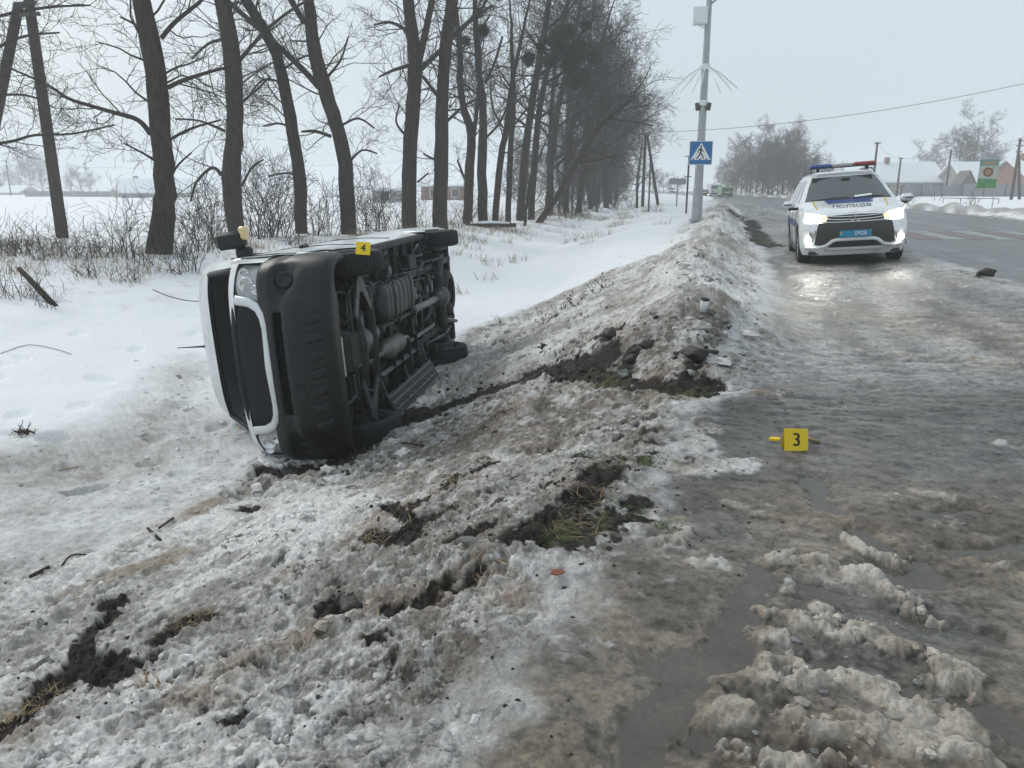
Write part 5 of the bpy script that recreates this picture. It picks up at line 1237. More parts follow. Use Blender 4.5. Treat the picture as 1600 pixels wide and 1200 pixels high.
for sy in (1, -1):
    for a, b2 in ((-1.62, -2.55), (-2.66, -3.5), (-3.58, -4.15)):
        def sw(s, t):
            z = 1.12 + .40 * t; lo = gx0(z) - .16; x = a + (b2 - a) * s; x = min(x, lo - .06) if a > -2 else x; return (x, sy * (gw(z) + .006), z)
        cpart(lambda g: g.grid(sw, 6, 5), 'side_window', 'car_glass', smooth=True)
    m_ = cpart(lambda g: g.box((-1.28, sy * 1.03, 1.10), (.16, .22, .155), bev=.05), 'door_mirror', 'car_white', auto=60)
    cpart(lambda g: (g.box((-1.28, sy * .93, 1.02), (.12, .24, .05), bev=.015),), 'mirror_foot', 'car_black', m_)
    cpart(lambda g: g.box((-1.195, sy * 1.06, 1.10), (.012, .14, .02)), 'mirror_indicator', 'car_black', m_)
    for x0 in (-.91, -3.58):
        w = empty('wheel'); w.parent = CAR; w.location = (x0, sy * .785, .335); KIDS.setdefault(CAR.name, []).append(w)
        g = MB(); W2 = .11; g.lathe([(.22, -W2 * .85), (.25, -W2), (.30, -W2 * 1.03), (.33, -W2 * .85), (.338, -W2 * .4), (.338, W2 * .4), (.33, W2 * .85), (.30, W2 * 1.03), (.25, W2), (.22, W2 * .85)], (0, 0, 0), 'y', 40); g.build('tyre', M['rubber'], w, auto=35)
        g = MB(); g.lathe([(.225, -.09), (.21, 0), (.225, sy * .09)], (0, 0, 0), 'y', 30)
        for k in range(10): a = k * math.pi / 5; g.box((.12 * math.cos(a), sy * .085, .12 * math.sin(a)), (.2, .03, .035), Matrix.Rotation(-a, 3, 'Y'))
        g.lathe([(.05, sy * .10), (.001, sy * .105)], (0, 0, 0), 'y', 16); g.build('rim', M['bar_mid'], w)
        cpart(lambda g: g.grid(lambda s, t: (x0 + (.36 + .055 * t) * math.cos(math.pi * (1.06 * s - .03)), sy * (.905 + .006 * t), .35 + (.36 + .055 * t) * math.sin(math.pi * (1.06 * s - .03))), 22, 2), 'arch_trim', 'car_black')
        cpart(lambda g: g.grid(lambda s, t: (x0 + .40 * math.cos(math.pi * s), sy * (.58 + .31 * t), .35 + .40 * math.sin(math.pi * s)), 14, 2), 'wheel_arch', 'car_black')
    for x0 in (-1.45, -2.6, -3.55): cpart(lambda g: g.tube([(x0, sy * (ch(z) + .001), z) for z in (.34, .6, .8, .98)], .005, 4), 'door_gap', 'car_black')
    for x0 in (-2.35, -3.4): cpart(lambda g: g.box((x0, sy * .91, .93), (.16, .035, .035), bev=.01), 'door_handle', 'chrome')
    cpart(lambda g: g.grid(lambda s, t: (-1.2 - 3.2 * s, sy * (ch(.66 + .14 * t) + .004), .66 + .14 * t), 8, 2), 'side_stripe', 'deco_blue')
    cpart(lambda g: g.box((-2.25, sy * .885, .27), (2.0, .04, .12), bev=.015), 'sill_trim', 'car_black')
    cpart(lambda g: g.tube([(-2.2, sy * .56, 1.665), (-2.3, sy * .56, 1.70), (-4.0, sy * .56, 1.70), (-4.1, sy * .56, 1.66)], .015, 6), 'roof_rail', 'steel_dark', smooth=True)
cpart(lambda g: g.box((-2.3, 0, .24), (4.3, 1.5, .05)), 'underbody', 'car_black')
cpart(lambda g: g.box((-3.0, 0, .95), (2.9, 1.4, .5)), 'cabin_trim', 'car_black')
# --- nose
def nose(c0, c1, off, nu=12, nv=5):
    c0 = np.array(c0, float); c1 = np.array(c1, float)
    def fn(s, t):
        a = [np.interp(s, np.linspace(0, 1, len(c0)), c0[:, k]) for k in (0, 1)]; b2 = [np.interp(s, np.linspace(0, 1, len(c1)), c1[:, k]) for k in (0, 1)]
        y, z = a[0] + (b2[0] - a[0]) * t, a[1] + (b2[1] - a[1]) * t; return (c_x(y, z) + off, y, z)
    g = MB(); g.grid(fn, nu, nv); return g
nose([(-.60, .775), (-.3, .765), (0, .762), (.3, .765), (.60, .775)], [(-.66, .40), (-.5, .36), (0, .37), (.5, .36), (.66, .40)], .008, 20, 8).build('lower_mask', M['car_grey'], CAR, smooth=True)
gr = nose([(-.50, .89), (0, .905), (.50, .89)], [(-.46, .775), (0, .765), (.46, .775)], .010, 16, 5).build('grille', M['car_black'], CAR, smooth=True)
for z, w0 in ((.865, .50), (.815, .47), (.775, .60)): cpart(lambda g: g.tube([(c_x(y, z) + .016, y, z + .03 * (abs(y) / w0) ** 3) for y in np.linspace(-w0, w0, 13)], .012, 6), 'grille_bar', 'chrome', gr, smooth=True)
# three-lozenge badge
def badge(g):
    for a in (90, 210, 330):
        d = np.array([math.cos(math.radians(a)), math.sin(math.radians(a))]); n2 = np.array([-d[1], d[0]]); q = [d * .005, d * .045 + n2 * .026, d * .088, d * .045 - n2 * .026]
        g.prism([tuple(p) for p in q], (.012, 0, 0), (c_x(0, .825) + .026, 0, .83), (0, 1, 0), (0, 0, 1))
cpart(badge, 'badge', 'chrome', gr)
for sy in (1, -1):
    f = lambda L: [(sy * y, z) for y, z in L]
    h_ = nose(f([(.50, .895), (.64, .925), (.80, .945)]), f([(.50, .815), (.60, .775), (.82, .80)]), .012, 8, 5).build('headlamp', M['lamp_on'], CAR, smooth=True)
    nose(f([(.46, .885), (.51, .895), (.55, .90)]), f([(.46, .83), (.51, .81), (.55, .80)]), .016, 4, 3).build('indicator', M['ind_on'], CAR, smooth=True)
    nose(f([(.60, .765), (.70, .77), (.74, .72)]), f([(.68, .44), (.70, .42), (.74, .45)]), .014, 5, 6).build('chrome_blade', M['chrome'], CAR, smooth=True)
    y, z = .745, .47
    g = MB(); g.lathe([(.075, 0), (.07, .02), (.05, .03), (.001, .033)], (c_x(y, z) + .015, sy * y, z), 'x', 20); g.build('fog_lamp', M['fog_on'], CAR, smooth=True)
    # the beam of each lit lamp
    ld = bpy.data.lights.new('headlamp_beam', 'SPOT'); ld.energy = 45; ld.spot_size = math.radians(70); ld.spot_blend = .7; ld.shadow_soft_size = .06; ld.color = (1, .97, .86)
    lo_ = bpy.data.objects.new('headlamp_beam', ld); COL.objects.link(lo_); lo_.parent = CAR; lo_.location = (c_x(.66, .86) + .08, sy * .66, .86); lo_.rotation_euler = (0, math.radians(-90 + 9), 0)
cpart(lambda g: g.tube([(c_x(y, z) + .018, y, z) for y, z in [(-.80, .345), (-.62, .335), (-.47, .37), (-.37, .455), (-.30, .475), (0, .478), (.30, .475), (.37, .455), (.47, .37), (.62, .335), (.80, .345)]], .032, 8), 'bumper_lip', 'car_white', smooth=True)
nose([(-.36, .44), (0, .455), (.36, .44)], [(-.44, .34), (0, .34), (.44, .34)], .012, 12, 3).build('lower_intake', M['car_black'], CAR, smooth=True)
cpart(lambda g: g.tube([(c_x(y, .3) - .0, y, .295) for y in np.linspace(-.5, .5, 9)], .022, 6), 'skid_plate', 'bar_mid', smooth=True)
pl_ = cpart(lambda g: g.box((.075, 0, .575), (.012, .52, .115), bev=.004), 'number_plate', 'plate_blue')
def letters(txt, size, mtx, m, name, parent, drape=None):
    me = text_mesh(txt, size)
    me.transform(mtx)
    if drape:
        co = np.zeros(len(me.vertices) * 3, np.float32); me.vertices.foreach_get('co', co); co = co.reshape(-1, 3)
        for p in co: p[2] = drape(p[0], p[1])
        me.vertices.foreach_set('co', co.ravel())
    return link(name, me, M[m], parent)
FACE = Matrix(((0, 0, 1, 0), (1, 0, 0, 0), (0, 1, 0, 0), (0, 0, 0, 1)))        # text x -> +y, text y -> +z, facing +x
letters('0928', .10, Matrix.Translation((.0825, .085, .575)) @ FACE, 'plate_ink', 'plate_lettering', pl_)
cpart(lambda g: g.box((.0815, -.238, .59), (.002, .025, .05)), 'plate_flag', 'deco_yellow', pl_)
# bonnet livery: blue field under the windscreen, yellow flashes, wording
HOOD = Matrix(((0, -1, 0, 0), (1, 0, 0, 0), (0, 0, 1, 0), (0, 0, 0, 1)))         # text x -> +y, text y -> -x, facing up
cpart(lambda g: g.grid(lambda s, t: ((-1.10 + .34 * t), (-.43 + .05 * t) + (.86 - .10 * t) * s, hood_z(-1.10 + .34 * t, (-.43 + .05 * t) + (.86 - .10 * t) * s) + .005), 14, 4), 'bonnet_field', 'deco_blue', smooth=True)
letters('ПОЛІЦІЯ', .19, Matrix.Translation((-.52, 0, 1.0)) @ HOOD @ Matrix.Diagonal((.78, 1.5, 1, 1)), 'ink', 'bonnet_lettering', CAR, lambda x, y: hood_z(x, y) + .006)
for sy in (1, -1): cpart(lambda g: g.grid(lambda s, t: (-1.08 + .9 * s, sy * (.62 - .10 * s ** 2) + .03 * (t - .5), hood_z(-1.08 + .9 * s, .6) + .006), 12, 1), 'bonnet_flash', 'deco_yellow', smooth=True)
cpart(lambda g: g.prism([(-.06, 0), (-.02, .03), (.02, .03), (.06, 0), (.02, -.03), (-.02, -.03)], (0, 0, .002), (-.97, 0, hood_z(-.97, 0) + .007), (0, 1, 0), (1, 0, 0)), 'bonnet_emblem', 'paper')
# light bar
lb = cpart(lambda g: [g.box((-2.15, y0, 1.715), (.10, .06, .07), bev=.01) for y0 in (-.45, .45)], 'bar_bracket', 'car_black')
cpart(lambda g: g.box((-2.15, -.40, 1.785), (.26, .42, .08), bev=.028), 'blue_beacon', 'blue_lens', auto=60)
cpart(lambda g: g.box((-2.15, .40, 1.785), (.26, .42, .08), bev=.028), 'red_beacon', 'red_lens', auto=60)
cpart(lambda g: g.box((-2.15, 0, 1.782), (.25, .39, .072), bev=.02), 'beacon_centre', 'bar_mid', auto=60)
cpart(lambda g: g.box((-2.15, 0, 1.748), (.28, 1.22, .018), bev=.006), 'bar_base', 'steel_dark')
# ---------------------------------------------------------------- evidence markers
M['marker_yellow'] = mat('marker_yellow', (.80, .56, .01), .4, dirt=(.5, .38, .08), dirt_amt=.1)
M['marker_ink'] = mat('marker_black', (.01, .01, .01), .5)
def marker(num, loc, rz, tilt, w, h, label, roll=0.0):
    t = empty('evidence_marker', loc, (tilt, roll, rz))
    lean = math.radians(16)
    for sg, nm in ((1, 'front_panel'), (-1, 'back_panel')):
        g = MB(); R1 = Matrix.Rotation(-lean * sg, 3, 'X')
        g.box((0, -sg * math.tan(lean) * h / 2, h / 2), (w, .004, h / math.cos(lean)), R1, bev=.0015); p = g.build(nm, M['marker_yellow'], t)
        if sg == 1:
            me = text_mesh(num, h * .86)
            m4 = Matrix.Translation((0, -math.tan(lean) * h / 2 - .0035, h / 2)) @ Matrix.Rotation(-lean, 4, 'X') @ Matrix.Rotation(math.pi / 2, 4, 'X') @ Matrix.Diagonal((.9, 1, 1, 1))
            me.transform(m4); me2 = me
            # heavier strokes
            link('numeral', me2, M['marker_ink'], p)
            me3 = me.copy(); me3.transform(Matrix.Translation((.004, -.0004, 0))); link('numeral_stroke', me3, M['marker_ink'], p)
    return tag(t, label, 'marker')
p = on_ground(1242, 703); marker('3', (p[0], p[1] + .03, surf_z(p[0], p[1]) - .004), math.radians(12), 0, .138, .128, 'yellow evidence marker number 3 standing on the wet shoulder')
p = at_cam(567, 398, 6.86); marker('4', tuple(p), math.radians(20), math.radians(-6), .125, .112, 'yellow evidence marker number 4 perched on the van tyre', math.radians(5))
g = MB(); p = on_ground(1210, 688); z = surf_z(*p) + .012
g.prism([(-.035, -.008), (.03, -.012), (.034, .010), (-.02, .014)], (0, 0, .012), (p[0], p[1], z), (1, .1, 0), (0, 1, .3)); tag(g.build('plastic_scrap', M['marker_yellow']), 'small yellow plastic scrap lying beside marker 3', 'scrap')

# ---------------------------------------------------------------- lamp post with its fittings
D_L = 24.1; K_L = D_L / FPX
pb = at_depth(1088, 349, D_L); lz = surf_z(pb[0], pb[1])
def z_at(v, dep=D_L, u=1097): return float(at_depth(u, v, dep)[2])
POST = empty('lamp_post', (pb[0], pb[1], lz)); tag(POST, 'tall grey lamp post with starburst rods and control box', 'lamp post')
def pt(x, y, z): return (x, y, z - lz)
H = z_at(-60) - lz
g = MB(); g.tube([(0, 0, -.3), (0, 0, .02), (0, 0, 1.0), (0, 0, 1.02), (0, 0, H)], [.165, .165, .15, .135, .075], 8, twist=.2); g.build('pole', M['steel'], POST, auto=20)
g = MB(); g.box((0, 0, .03), (.46, .46, .06), bev=.01); g.build('base_plate', M['steel'], POST)
g = MB(); g.tube([(0, 0, z_at(8) - lz), (.25, -.1, z_at(2) - lz + .05), (.9, -.4, z_at(-20) - lz), (1.9, -.8, z_at(-32) - lz)], .03, 8); arm = g.build('lamp_arm', M['steel'], POST, smooth=True)
g = MB(); g.box((2.2, -.92, z_at(-34) - lz), (.65, .3, .12), Matrix.Rotation(-.4, 3, 'Z'), bev=.04); g.build('lamp_head', M['steel'], POST)
cb = at_depth(1093, 25, D_L); g = MB(); g.box((-.22, -.05, cb[2] - lz), (.42, .30, .47), bev=.015); bx_ = g.build('control_box', M['white_metal'], POST)
g = MB(); g.box((-.22, -.205, cb[2] - lz), (.36, .012, .40), bev=.004); g.build('box_door', M['white_metal'], bx_)
g = MB(); g.tube([(-.38, -.05, z_at(36) - lz), (-.05, -.03, z_at(45) - lz)], .022, 6); g.tube([(-.40, -.05, z_at(37.5) - lz), (-.02, -.05, z_at(37.5) - lz)], .018, 6); g.build('box_bracket', M['white_metal'], POST)
g = MB(); g.lathe([(.13, -.09), (.14, -.08), (.14, .08), (.13, .09)], (0, 0, z_at(105) - lz), 'z', 16); g.build('rod_collar', M['white_metal'], POST)
for k in range(14):
    a = 2 * math.pi * k / 14 + .15; r = .98; zc = z_at(106) - lz
    g = MB(); g.tube([(.1 * math.cos(a), .1 * math.sin(a), zc + .04), (.45 * math.cos(a), .45 * math.sin(a), zc - .16), (r * math.cos(a), r * math.sin(a), zc - .60)], .012, 5); g.build('starburst_rod', M['white_metal'], POST)
g = MB(); g.lathe([(.13, -.08), (.14, -.06), (.14, .06), (.13, .08)], (0, 0, z_at(161) - lz), 'z', 16); g.build('clamp', M['white_metal'], POST)
for sx in (1, -1):
    g = MB(); g.box((sx * .17, -.06, z_at(167) - lz), (.12, .16, .22), Matrix.Rotation(.15 * sx, 3, 'Y'), bev=.02); g.build('floodlight', M['steel_dark'], POST)
# pedestrian crossing sign
M['sign_blue'] = mat('sign_blue', (.015, .14, .36), .35, dirt=(.10, .2, .34), dirt_amt=.15)
M['sign_white'] = mat('sign_white', (.74, .76, .77), .4)
M['sign_black'] = mat('sign_black', (.015, .015, .015), .5)
M['sign_back'] = mat('sign_back_grey', (.30, .31, .31), .5, .3)
sp = at_depth(1095, 239, D_L - .30); SG = empty('pedestrian_sign', tuple(sp), (0, 0, math.radians(6))); tag(SG, 'blue square pedestrian crossing sign fixed to the lamp post', 'sign')
S = .345
def flat(name, poly, y, m, parent=SG, th=.004): g = MB(); g.prism(poly, (0, th, 0), (0, y, 0), (1, 0, 0), (0, 0, 1)); return g.build(name, M[m], parent)
flat('backing', [(-S, -S), (S, -S), (S, S), (-S, S)], 0, 'sign_white', th=.02)
pan = flat('blue_panel', [(-S + .015, -S + .015), (S - .015, -S + .015), (S - .015, S - .015), (-S + .015, S - .015)], -.005, 'sign_blue')
flat('white_triangle', [(-.30, -.20), (.30, -.20), (0, .30)], -.010, 'sign_white')
wk = lambda pts, w: [(pts[0][0] - w, pts[0][1]), (pts[0][0] + w, pts[0][1]), (pts[1][0] + w, pts[1][1]), (pts[1][0] - w, pts[1][1])]
flat('walker_head', [(.0 + .03 * math.cos(a), .19 + .03 * math.sin(a)) for a in np.linspace(0, 6.283, 13)[:-1]], -.015, 'sign_black')
for a, b2, w in [((-.01, .15), (-.01, .0), .032), ((-.01, .0), (.05, -.08), .022), ((.05, -.07), (.085, -.17), .02), ((-.015, .0), (-.05, -.08), .022), ((-.045, -.07), (-.12, -.17), .022), ((-.02, .13), (-.09, .06), .016), ((-.085, .065), (-.085, .0), .014), ((.01, .13), (.05, .05), .016), ((.045, .06), (.09, .03), .014)]:
    d = np.array(b2) - np.array(a); n2 = np.array([-d[1], d[0]]); n2 = n2 / np.linalg.norm(n2) * w * .8
    q = [tuple(np.array(a) - n2), tuple(np.array(b2) - n2), tuple(np.array(b2) + n2), tuple(np.array(a) + n2)]; flat('walker_limb', q, -.015, 'sign_black')
for x0 in (-.22, -.02, .17): flat('crossing_bar', [(x0 - .03, -.195), (x0 + .04, -.195), (x0 + .02, -.165), (x0 - .02, -.165)], -.016, 'sign_black')
g = MB(); g.tube([(-.12, .02, 0), (.0, .32, 0)], .015, 5); g.tube([(.12, .02, 0), (.05, .32, 0)], .015, 5); g.build('sign_strap', M['steel'], SG)

# thin posts and the guide sign beyond
def post(name, u, v0, v1, dep, r, label, m='steel_dark', bars=()):
    b = at_depth(u, v0, dep); z0 = surf_z(b[0], b[1]); top = float(at_depth(u, v1, dep)[2]) - z0; t = empty(name, (b[0], b[1], z0))
    g = MB(); g.tube([(0, 0, -.2), (0, 0, top)], r, 8); g.build('shaft', M[m], t)
    for v, half in bars:
        z = float(at_depth(u, v, dep)[2]) - z0; g = MB(); g.box((0, 0, z), (half * 2, .03, .04)); g.build('cross_bar', M[m], t)
    return tag(t, label, 'post')
post('thin_post', 1072, 333, 243, 37, .045, 'thin dark post with two short cross bars', bars=[(244, .2), (276, .16)])
post('thin_post', 1013, 335, 247, 45, .05, 'thin dark post without bars standing in the ditch snow')
gs = post('guide_sign', 1057, 322, 279, 52, .05, 'grey sign board seen from behind on a single post', 'sign_back'); gs['category'] = 'sign'
g = MB(); g.box((0, -.05, float(at_depth(1057, 283.5, 52)[2]) - gs.location.z), (1.12, .03, .40), bev=.006); g.build('board', M['sign_back'], gs)

# ---------------------------------------------------------------- utility poles and wires
def util_pole(u, v0, v1, dep, r, label, strut=None, arms=(), m='wood_pole', cat='pole'):
    b = at_depth(u, v0, dep); z0 = surf_z(b[0], b[1]); top = float(at_depth(u, v1, dep)[2]) - z0; t = empty('utility_pole', (b[0], b[1], z0))
    g = MB(); g.tube([(0, 0, -.4), (0, 0, top * .5), (0, 0, top)], [r, r * .88, r * .75], 10); g.build('shaft', M[m], t, smooth=True)
    if strut:
        g = MB(); g.tube([(strut[0], strut[1], -.3), (strut[0] * .1, strut[1] * .1, top * strut[2])], [r * .95, r * .75], 10); g.build('strut', M[m], t, smooth=True)
    for f, half in arms:
        g = MB(); g.box((0, -.1, top * f), (half * 2, .09, .1), bev=.01); a = g.build('cross_arm', M['steel_dark'], t)
        for sx in (-1, 1):
            g = MB(); g.lathe([(.012, 0), (.012, .08), (.045, .09), (.05, .13), (.03, .17), (.045, .19), (.02, .23), (.001, .23)], (sx * half * .9, -.1, top * f + .05), 'z', 10); g.build('insulator', M['white_metal'], a, smooth=True)
    return tag(t, label, cat), (b[0], b[1], z0 + top)
_, tL = util_pole(97, 366, -25, 23.5, .18, 'weathered utility pole with a leaning strut before the field', (-2.9, -.6, .93), [(.955, .42), (.925, .35), (.885, .40)])
_, tA = util_pole(1004, 321, 207, 62, .14, 'dark braced utility pole at the far end of the tree row', (1.3, .3, .97), [(.985, .45)])
_, t1 = util_pole(1362, 303, 222, 78, .13, 'tall utility pole standing behind the police car roof', None, [(.98, .3)])
_, t2 = util_pole(1401, 303, 246, 96, .13, 'utility pole before the long snow-covered roof', None, [(.97, .3)])
_, t3 = util_pole(1477, 303, 234, 98, .14, 'plain utility pole rising behind the grey fence')
_, t4 = util_pole(1581, 304, 216, 72, .14, 'braced utility pole with insulators next to the green banner', (.9, .5, .75), [(.96, .25), (.88, .3), (.78, .25)])
_, t5 = util_pole(1770, 306, 80, 48, .16, 'utility pole out beyond the green banner carrying the long cable', None, [(.97, .5)])
_, t6 = util_pole(18, 310, 258, 150, .12, 'slender far-off pole in the mist across the field', None, [(.99, .5)])
def wire(a, b, sag, r, label, n=14):
    a, b = np.array(a), np.array(b); g = MB(); g.tube([a + (b - a) * t - np.array([0, 0, sag * 4 * t * (1 - t)]) for t in np.linspace(0, 1, n + 1)], r, 4)
    tag(g.build('overhead_wire', M['sign_black']), label, 'wire')
wire(t5, tA, 1.0, .016, 'long cable sagging over the road behind the police car')
wire(t1, t2, .5, .012, 'wire between the pole behind the police car and the next')
wire(t2, t3, .5, .012, 'wire running past the long snow-covered roof')
wire(t3, t4, .5, .012, 'wire reaching the braced pole by the green banner')
wire(t4, t5, .4, .012, 'short wire leaving the braced pole by the green banner')
wire(tL, (-70, 28, 8.0), .8, .012, 'wire leading from the strutted pole across the field')
wire(t6, (-60, 160, 7.0), 1.0, .015, 'faint far wire over the snowy field')

# ---------------------------------------------------------------- houses, fences
M['snow_roof'] = mat('roof_snow', (.80, .82, .84), .8, bump=.2, bscale=3)
M['plaster'] = mat('grey_plaster', (.30, .27, .25), .85, var=.25, scale=2)
M['plaster_lt'] = mat('pale_plaster', (.45, .42, .38), .85, var=.2, scale=2)
M['brick'] = mat('brown_brick', (.24, .14, .10), .85, var=.3, scale=6)
M['tin'] = mat('grey_fence_sheet', (.22, .22, .23), .6, var=.2, scale=3)
M['wood_dark'] = mat('dark_boards', (.13, .11, .10), .85, var=.3, scale=5)
M['pane'] = mat('window_glass', (.05, .055, .06), .15)
M['frame_w'] = mat('window_frame_white', (.6, .6, .6), .6)
def house(name, u0, u1, v_ridge, v_eave, v_base, dep, depth_m, label, wall='plaster', windows=3, cat='house', chimney=True, turn=0.0, gable=False):
    a, b = at_depth(u0, v_base, dep), at_depth(u1, v_base, dep); c = (a + b) / 2; L = float(np.linalg.norm((b - a)[:2])); z0 = min(surf_z(a[0], a[1]), surf_z(b[0], b[1]))
    rz = math.atan2(b[1] - a[1], b[0] - a[0]); he = float(at_depth((u0 + u1) / 2, v_eave, dep)[2]) - z0; hr = float(at_depth((u0 + u1) / 2, v_ridge, dep + depth_m / 2)[2]) - z0
    t = empty(name, (c[0], c[1], z0), (0, 0, rz + turn)); W = depth_m
    g = MB()
    g.prism([(0, -.5), (W, -.5), (W, he), (W / 2, hr - .1), (0, he)], (L - .5, 0, 0), (-L / 2 + .25, 0, 0), (0, 1, 0), (0, 0, 1)); wl_ = g.build('wall', M[wall], t)
    ov = .35; sl = (hr - he) / (W / 2)
    for sgn in (0, 1):
        y0, y1 = (-ov, W / 2) if sgn == 0 else (W + ov, W / 2); g = MB()
        zz0 = he - sl * ov
        g.add([(-L / 2 - .2, y0, zz0), (L / 2 + .2, y0, zz0), (L / 2 + .2, y1, hr), (-L / 2 - .2, y1, hr), (-L / 2 - .2, y0, zz0 + .22), (L / 2 + .2, y0, zz0 + .22), (L / 2 + .2, y1, hr + .22), (-L / 2 - .2, y1, hr + .22)], [(0, 3, 2, 1), (4, 5, 6, 7), (0, 1, 5, 4), (1, 2, 6, 5), (2, 3, 7, 6), (3, 0, 4, 7)])
        g.build('roof_slope', M['snow_roof'], t)
    if chimney:
        g = MB(); g.box((-L * .22, W * .45, hr + .35), (.6, .6, .9), bev=.04); g.build('chimney', M['brick'], t)
    for k in range(windows):
        x0 = -L / 2 + L * (k + .7) / (windows + .4); h0 = he * .52
        g = MB(); g.box((x0, -.03, h0), (1.0, .06, 1.1)); f = g.build('window', M['frame_w'], t); g = MB(); g.box((x0, -.07, h0), (.8, .03, .9)); g.build('pane', M['pane'], f)
    return tag(t, label, cat)
house('long_house', 1368, 1475, 255, 283, 304, 112, 8, 'long grey house under a wide snow-covered roof behind the fence', windows=4)
house('gabled_house', 1504, 1584, 255, 284, 304, 106, 8, 'house with snowy roof behind the green banner', 'plaster', 2, chimney=False)
house('brick_house', 1596, 1680, 250, 274, 304, 96, 8, 'brown brick house at the end of the fence beyond the braced pole', 'brick', 2)
t = empty('shed', tuple(at_depth(1511, 304, 101)), (0, 0, .2)); t.location.z = surf_z(t.location.x, t.location.y)
g = MB(); g.prism([(-.9, -.4), (.9, -.4), (.9, 1.5), (0, 3.0), (-.9, 1.5)], (0, 2.5, 0), (0, 0, 0), (1, 0, 0), (0, 0, 1)); g.build('wall', M['wood_dark'], t)
for sx in (1, -1):
    g = MB(); g.add([(sx * 1.05, -.15, 1.3), (0, -.15, 3.05), (0, 2.6, 3.05), (sx * 1.05, 2.6, 1.3), (sx * 1.05, -.15, 1.45), (0, -.15, 3.22), (0, 2.6, 3.22), (sx * 1.05, 2.6, 1.45)], [(0, 1, 2, 3), (4, 7, 6, 5), (0, 4, 5, 1), (2, 6, 7, 3), (0, 3, 7, 4)]); g.build('roof_slope', M['wood_dark'], t)
tag(t, 'small dark shed with a steep gable in front of the snowy house', 'shed')
def fence(pts, dep, hgt, step, label, m='tin'):
    P3 = [at_depth(u, 304, d) for u, d in zip(pts, dep)]; t = None
    for a, b in zip(P3[:-1], P3[1:]):
        L = float(np.linalg.norm((b - a)[:2])); n = max(1, int(L / step)); rz = math.atan2(b[1] - a[1], b[0] - a[0])
        if t is None: t = empty('fence', (a[0], a[1], surf_z(a[0], a[1]))); z0 = t.location.z; o0 = a
        for k in range(n):
            c = a + (b - a) * (k + .5) / n; q = (c[0] - o0[0], c[1] - o0[1], surf_z(c[0], c[1]) - z0)
            g = MB(); g.box((q[0], q[1], q[2] + hgt / 2 - .1), (L / n - .06, .05, hgt + .2), Matrix.Rotation(rz, 3, 'Z')); g.build('panel', M[m], t)
            c = a + (b - a) * k / n; g = MB(); g.box((c[0] - o0[0], c[1] - o0[1], surf_z(c[0], c[1]) - z0 + hgt / 2), (.12, .12, hgt + .3), Matrix.Rotation(rz, 3, 'Z')); g.build('post', M['steel_dark'], t)
    return tag(t, label, 'fence')
fence([1408, 1500], [94, 96], 1.25, 2.2, 'grey sheet fence in front of the long snow-roofed house')
fence([1503, 1640], [95, 92], 1.5, 2.2, 'grey sheet fence running past the green banner and shed')
# across the field on the left
house('field_house', 172, 262, 283, 296, 309, 125, 9, 'pale low house with snowy roof seen across the field', 'plaster_lt', 0)
house('barn', 196, 300, 281, 300, 312, 118, 7, 'grey barn half hidden by the thick crooked tree', 'plaster', 0, 'barn', False, turn=.5)
house('far_house', -30, 30, 291, 301, 308, 165, 8, 'faint snow-roofed house in the mist beyond the strutted pole', 'plaster_lt', 0)
house('field_house', 578, 626, 283, 296, 314, 78, 7, 'grey house with snowy roof seen between the trunks', 'plaster', 1, chimney=False)
house('field_house', 655, 735, 285, 291, 311, 92, 8, 'reddish brick house glimpsed behind the twin trunks', 'brick', 2, chimney=False)
fence([40, 180], [132, 128], .9, 3.5, 'pale grey fence along the far edge of the field', 'plaster')

# ---------------------------------------------------------------- banner on two posts
M['ban_teal'] = mat('banner_teal', (.10, .26, .24), .6, var=.2, scale=4); M['ban_green'] = mat('banner_green', (.10, .26, .05), .6, var=.35, scale=6); M['ban_cream'] = mat('banner_cream', (.42, .46, .40), .6, var=.2, scale=6); M['ban_brown'] = mat('banner_brown', (.22, .08, .04), .6); M['ban_tan'] = mat('banner_tan', (.36, .26, .14), .6)
bp_ = at_depth(1535, 331, 40.5); BN = empty('banner_stand', (bp_[0], bp_[1], surf_z(bp_[0], bp_[1])), (0, 0, math.radians(-14))); tag(BN, 'green advertising banner stretched between two thin posts in snow', 'banner')
k_ = 40.5 / FPX; hb_ = float(at_depth(1541, 294, 40.5)[2]) - BN.location.z; ht_ = float(at_depth(1546, 249, 40.5)[2]) - BN.location.z; hw = .43
for sx in (-1, 1): g = MB(); g.tube([(sx * .40, .03, -.2), (sx * .40, .03, ht_)], .024, 8); g.build('post', M['steel'], BN)
def bpan(name, x0, x1, f0, f1, y, m): g = MB(); g.box(((x0 + x1) / 2, y, hb_ + (ht_ - hb_) * (f0 + f1) / 2), (x1 - x0, .006, (ht_ - hb_) * (f1 - f0))); return g.build(name, M[m], BN)
bpan('banner_sheet', -hw, hw, 0, 1, 0, 'ban_cream'); bpan('top_field', -hw, hw, .78, 1, -.006, 'ban_teal'); bpan('bottom_field', -hw, hw, 0, .33, -.006, 'ban_green'); bpan('lettering_band', -.3, .3, .82, .93, -.012, 'ban_tan')
for f0 in (.08, .18, .25): bpan('text_line', -.34, .34, f0, f0 + .03, -.012, 'ban_teal')
g = MB(); g.lathe([(.13, 0), (.14, -.01), (.23, -.01), (.24, 0)], (0, -.004, hb_ + (ht_ - hb_) * .56), 'y', 24); g.build('round_emblem', M['ban_brown'], BN); g = MB(); g.lathe([(.001, -.012), (.12, -.012), (.13, 0)], (0, -.004, hb_ + (ht_ - hb_) * .56), 'y', 20); g.build('emblem_centre', M['ban_tan'], BN)
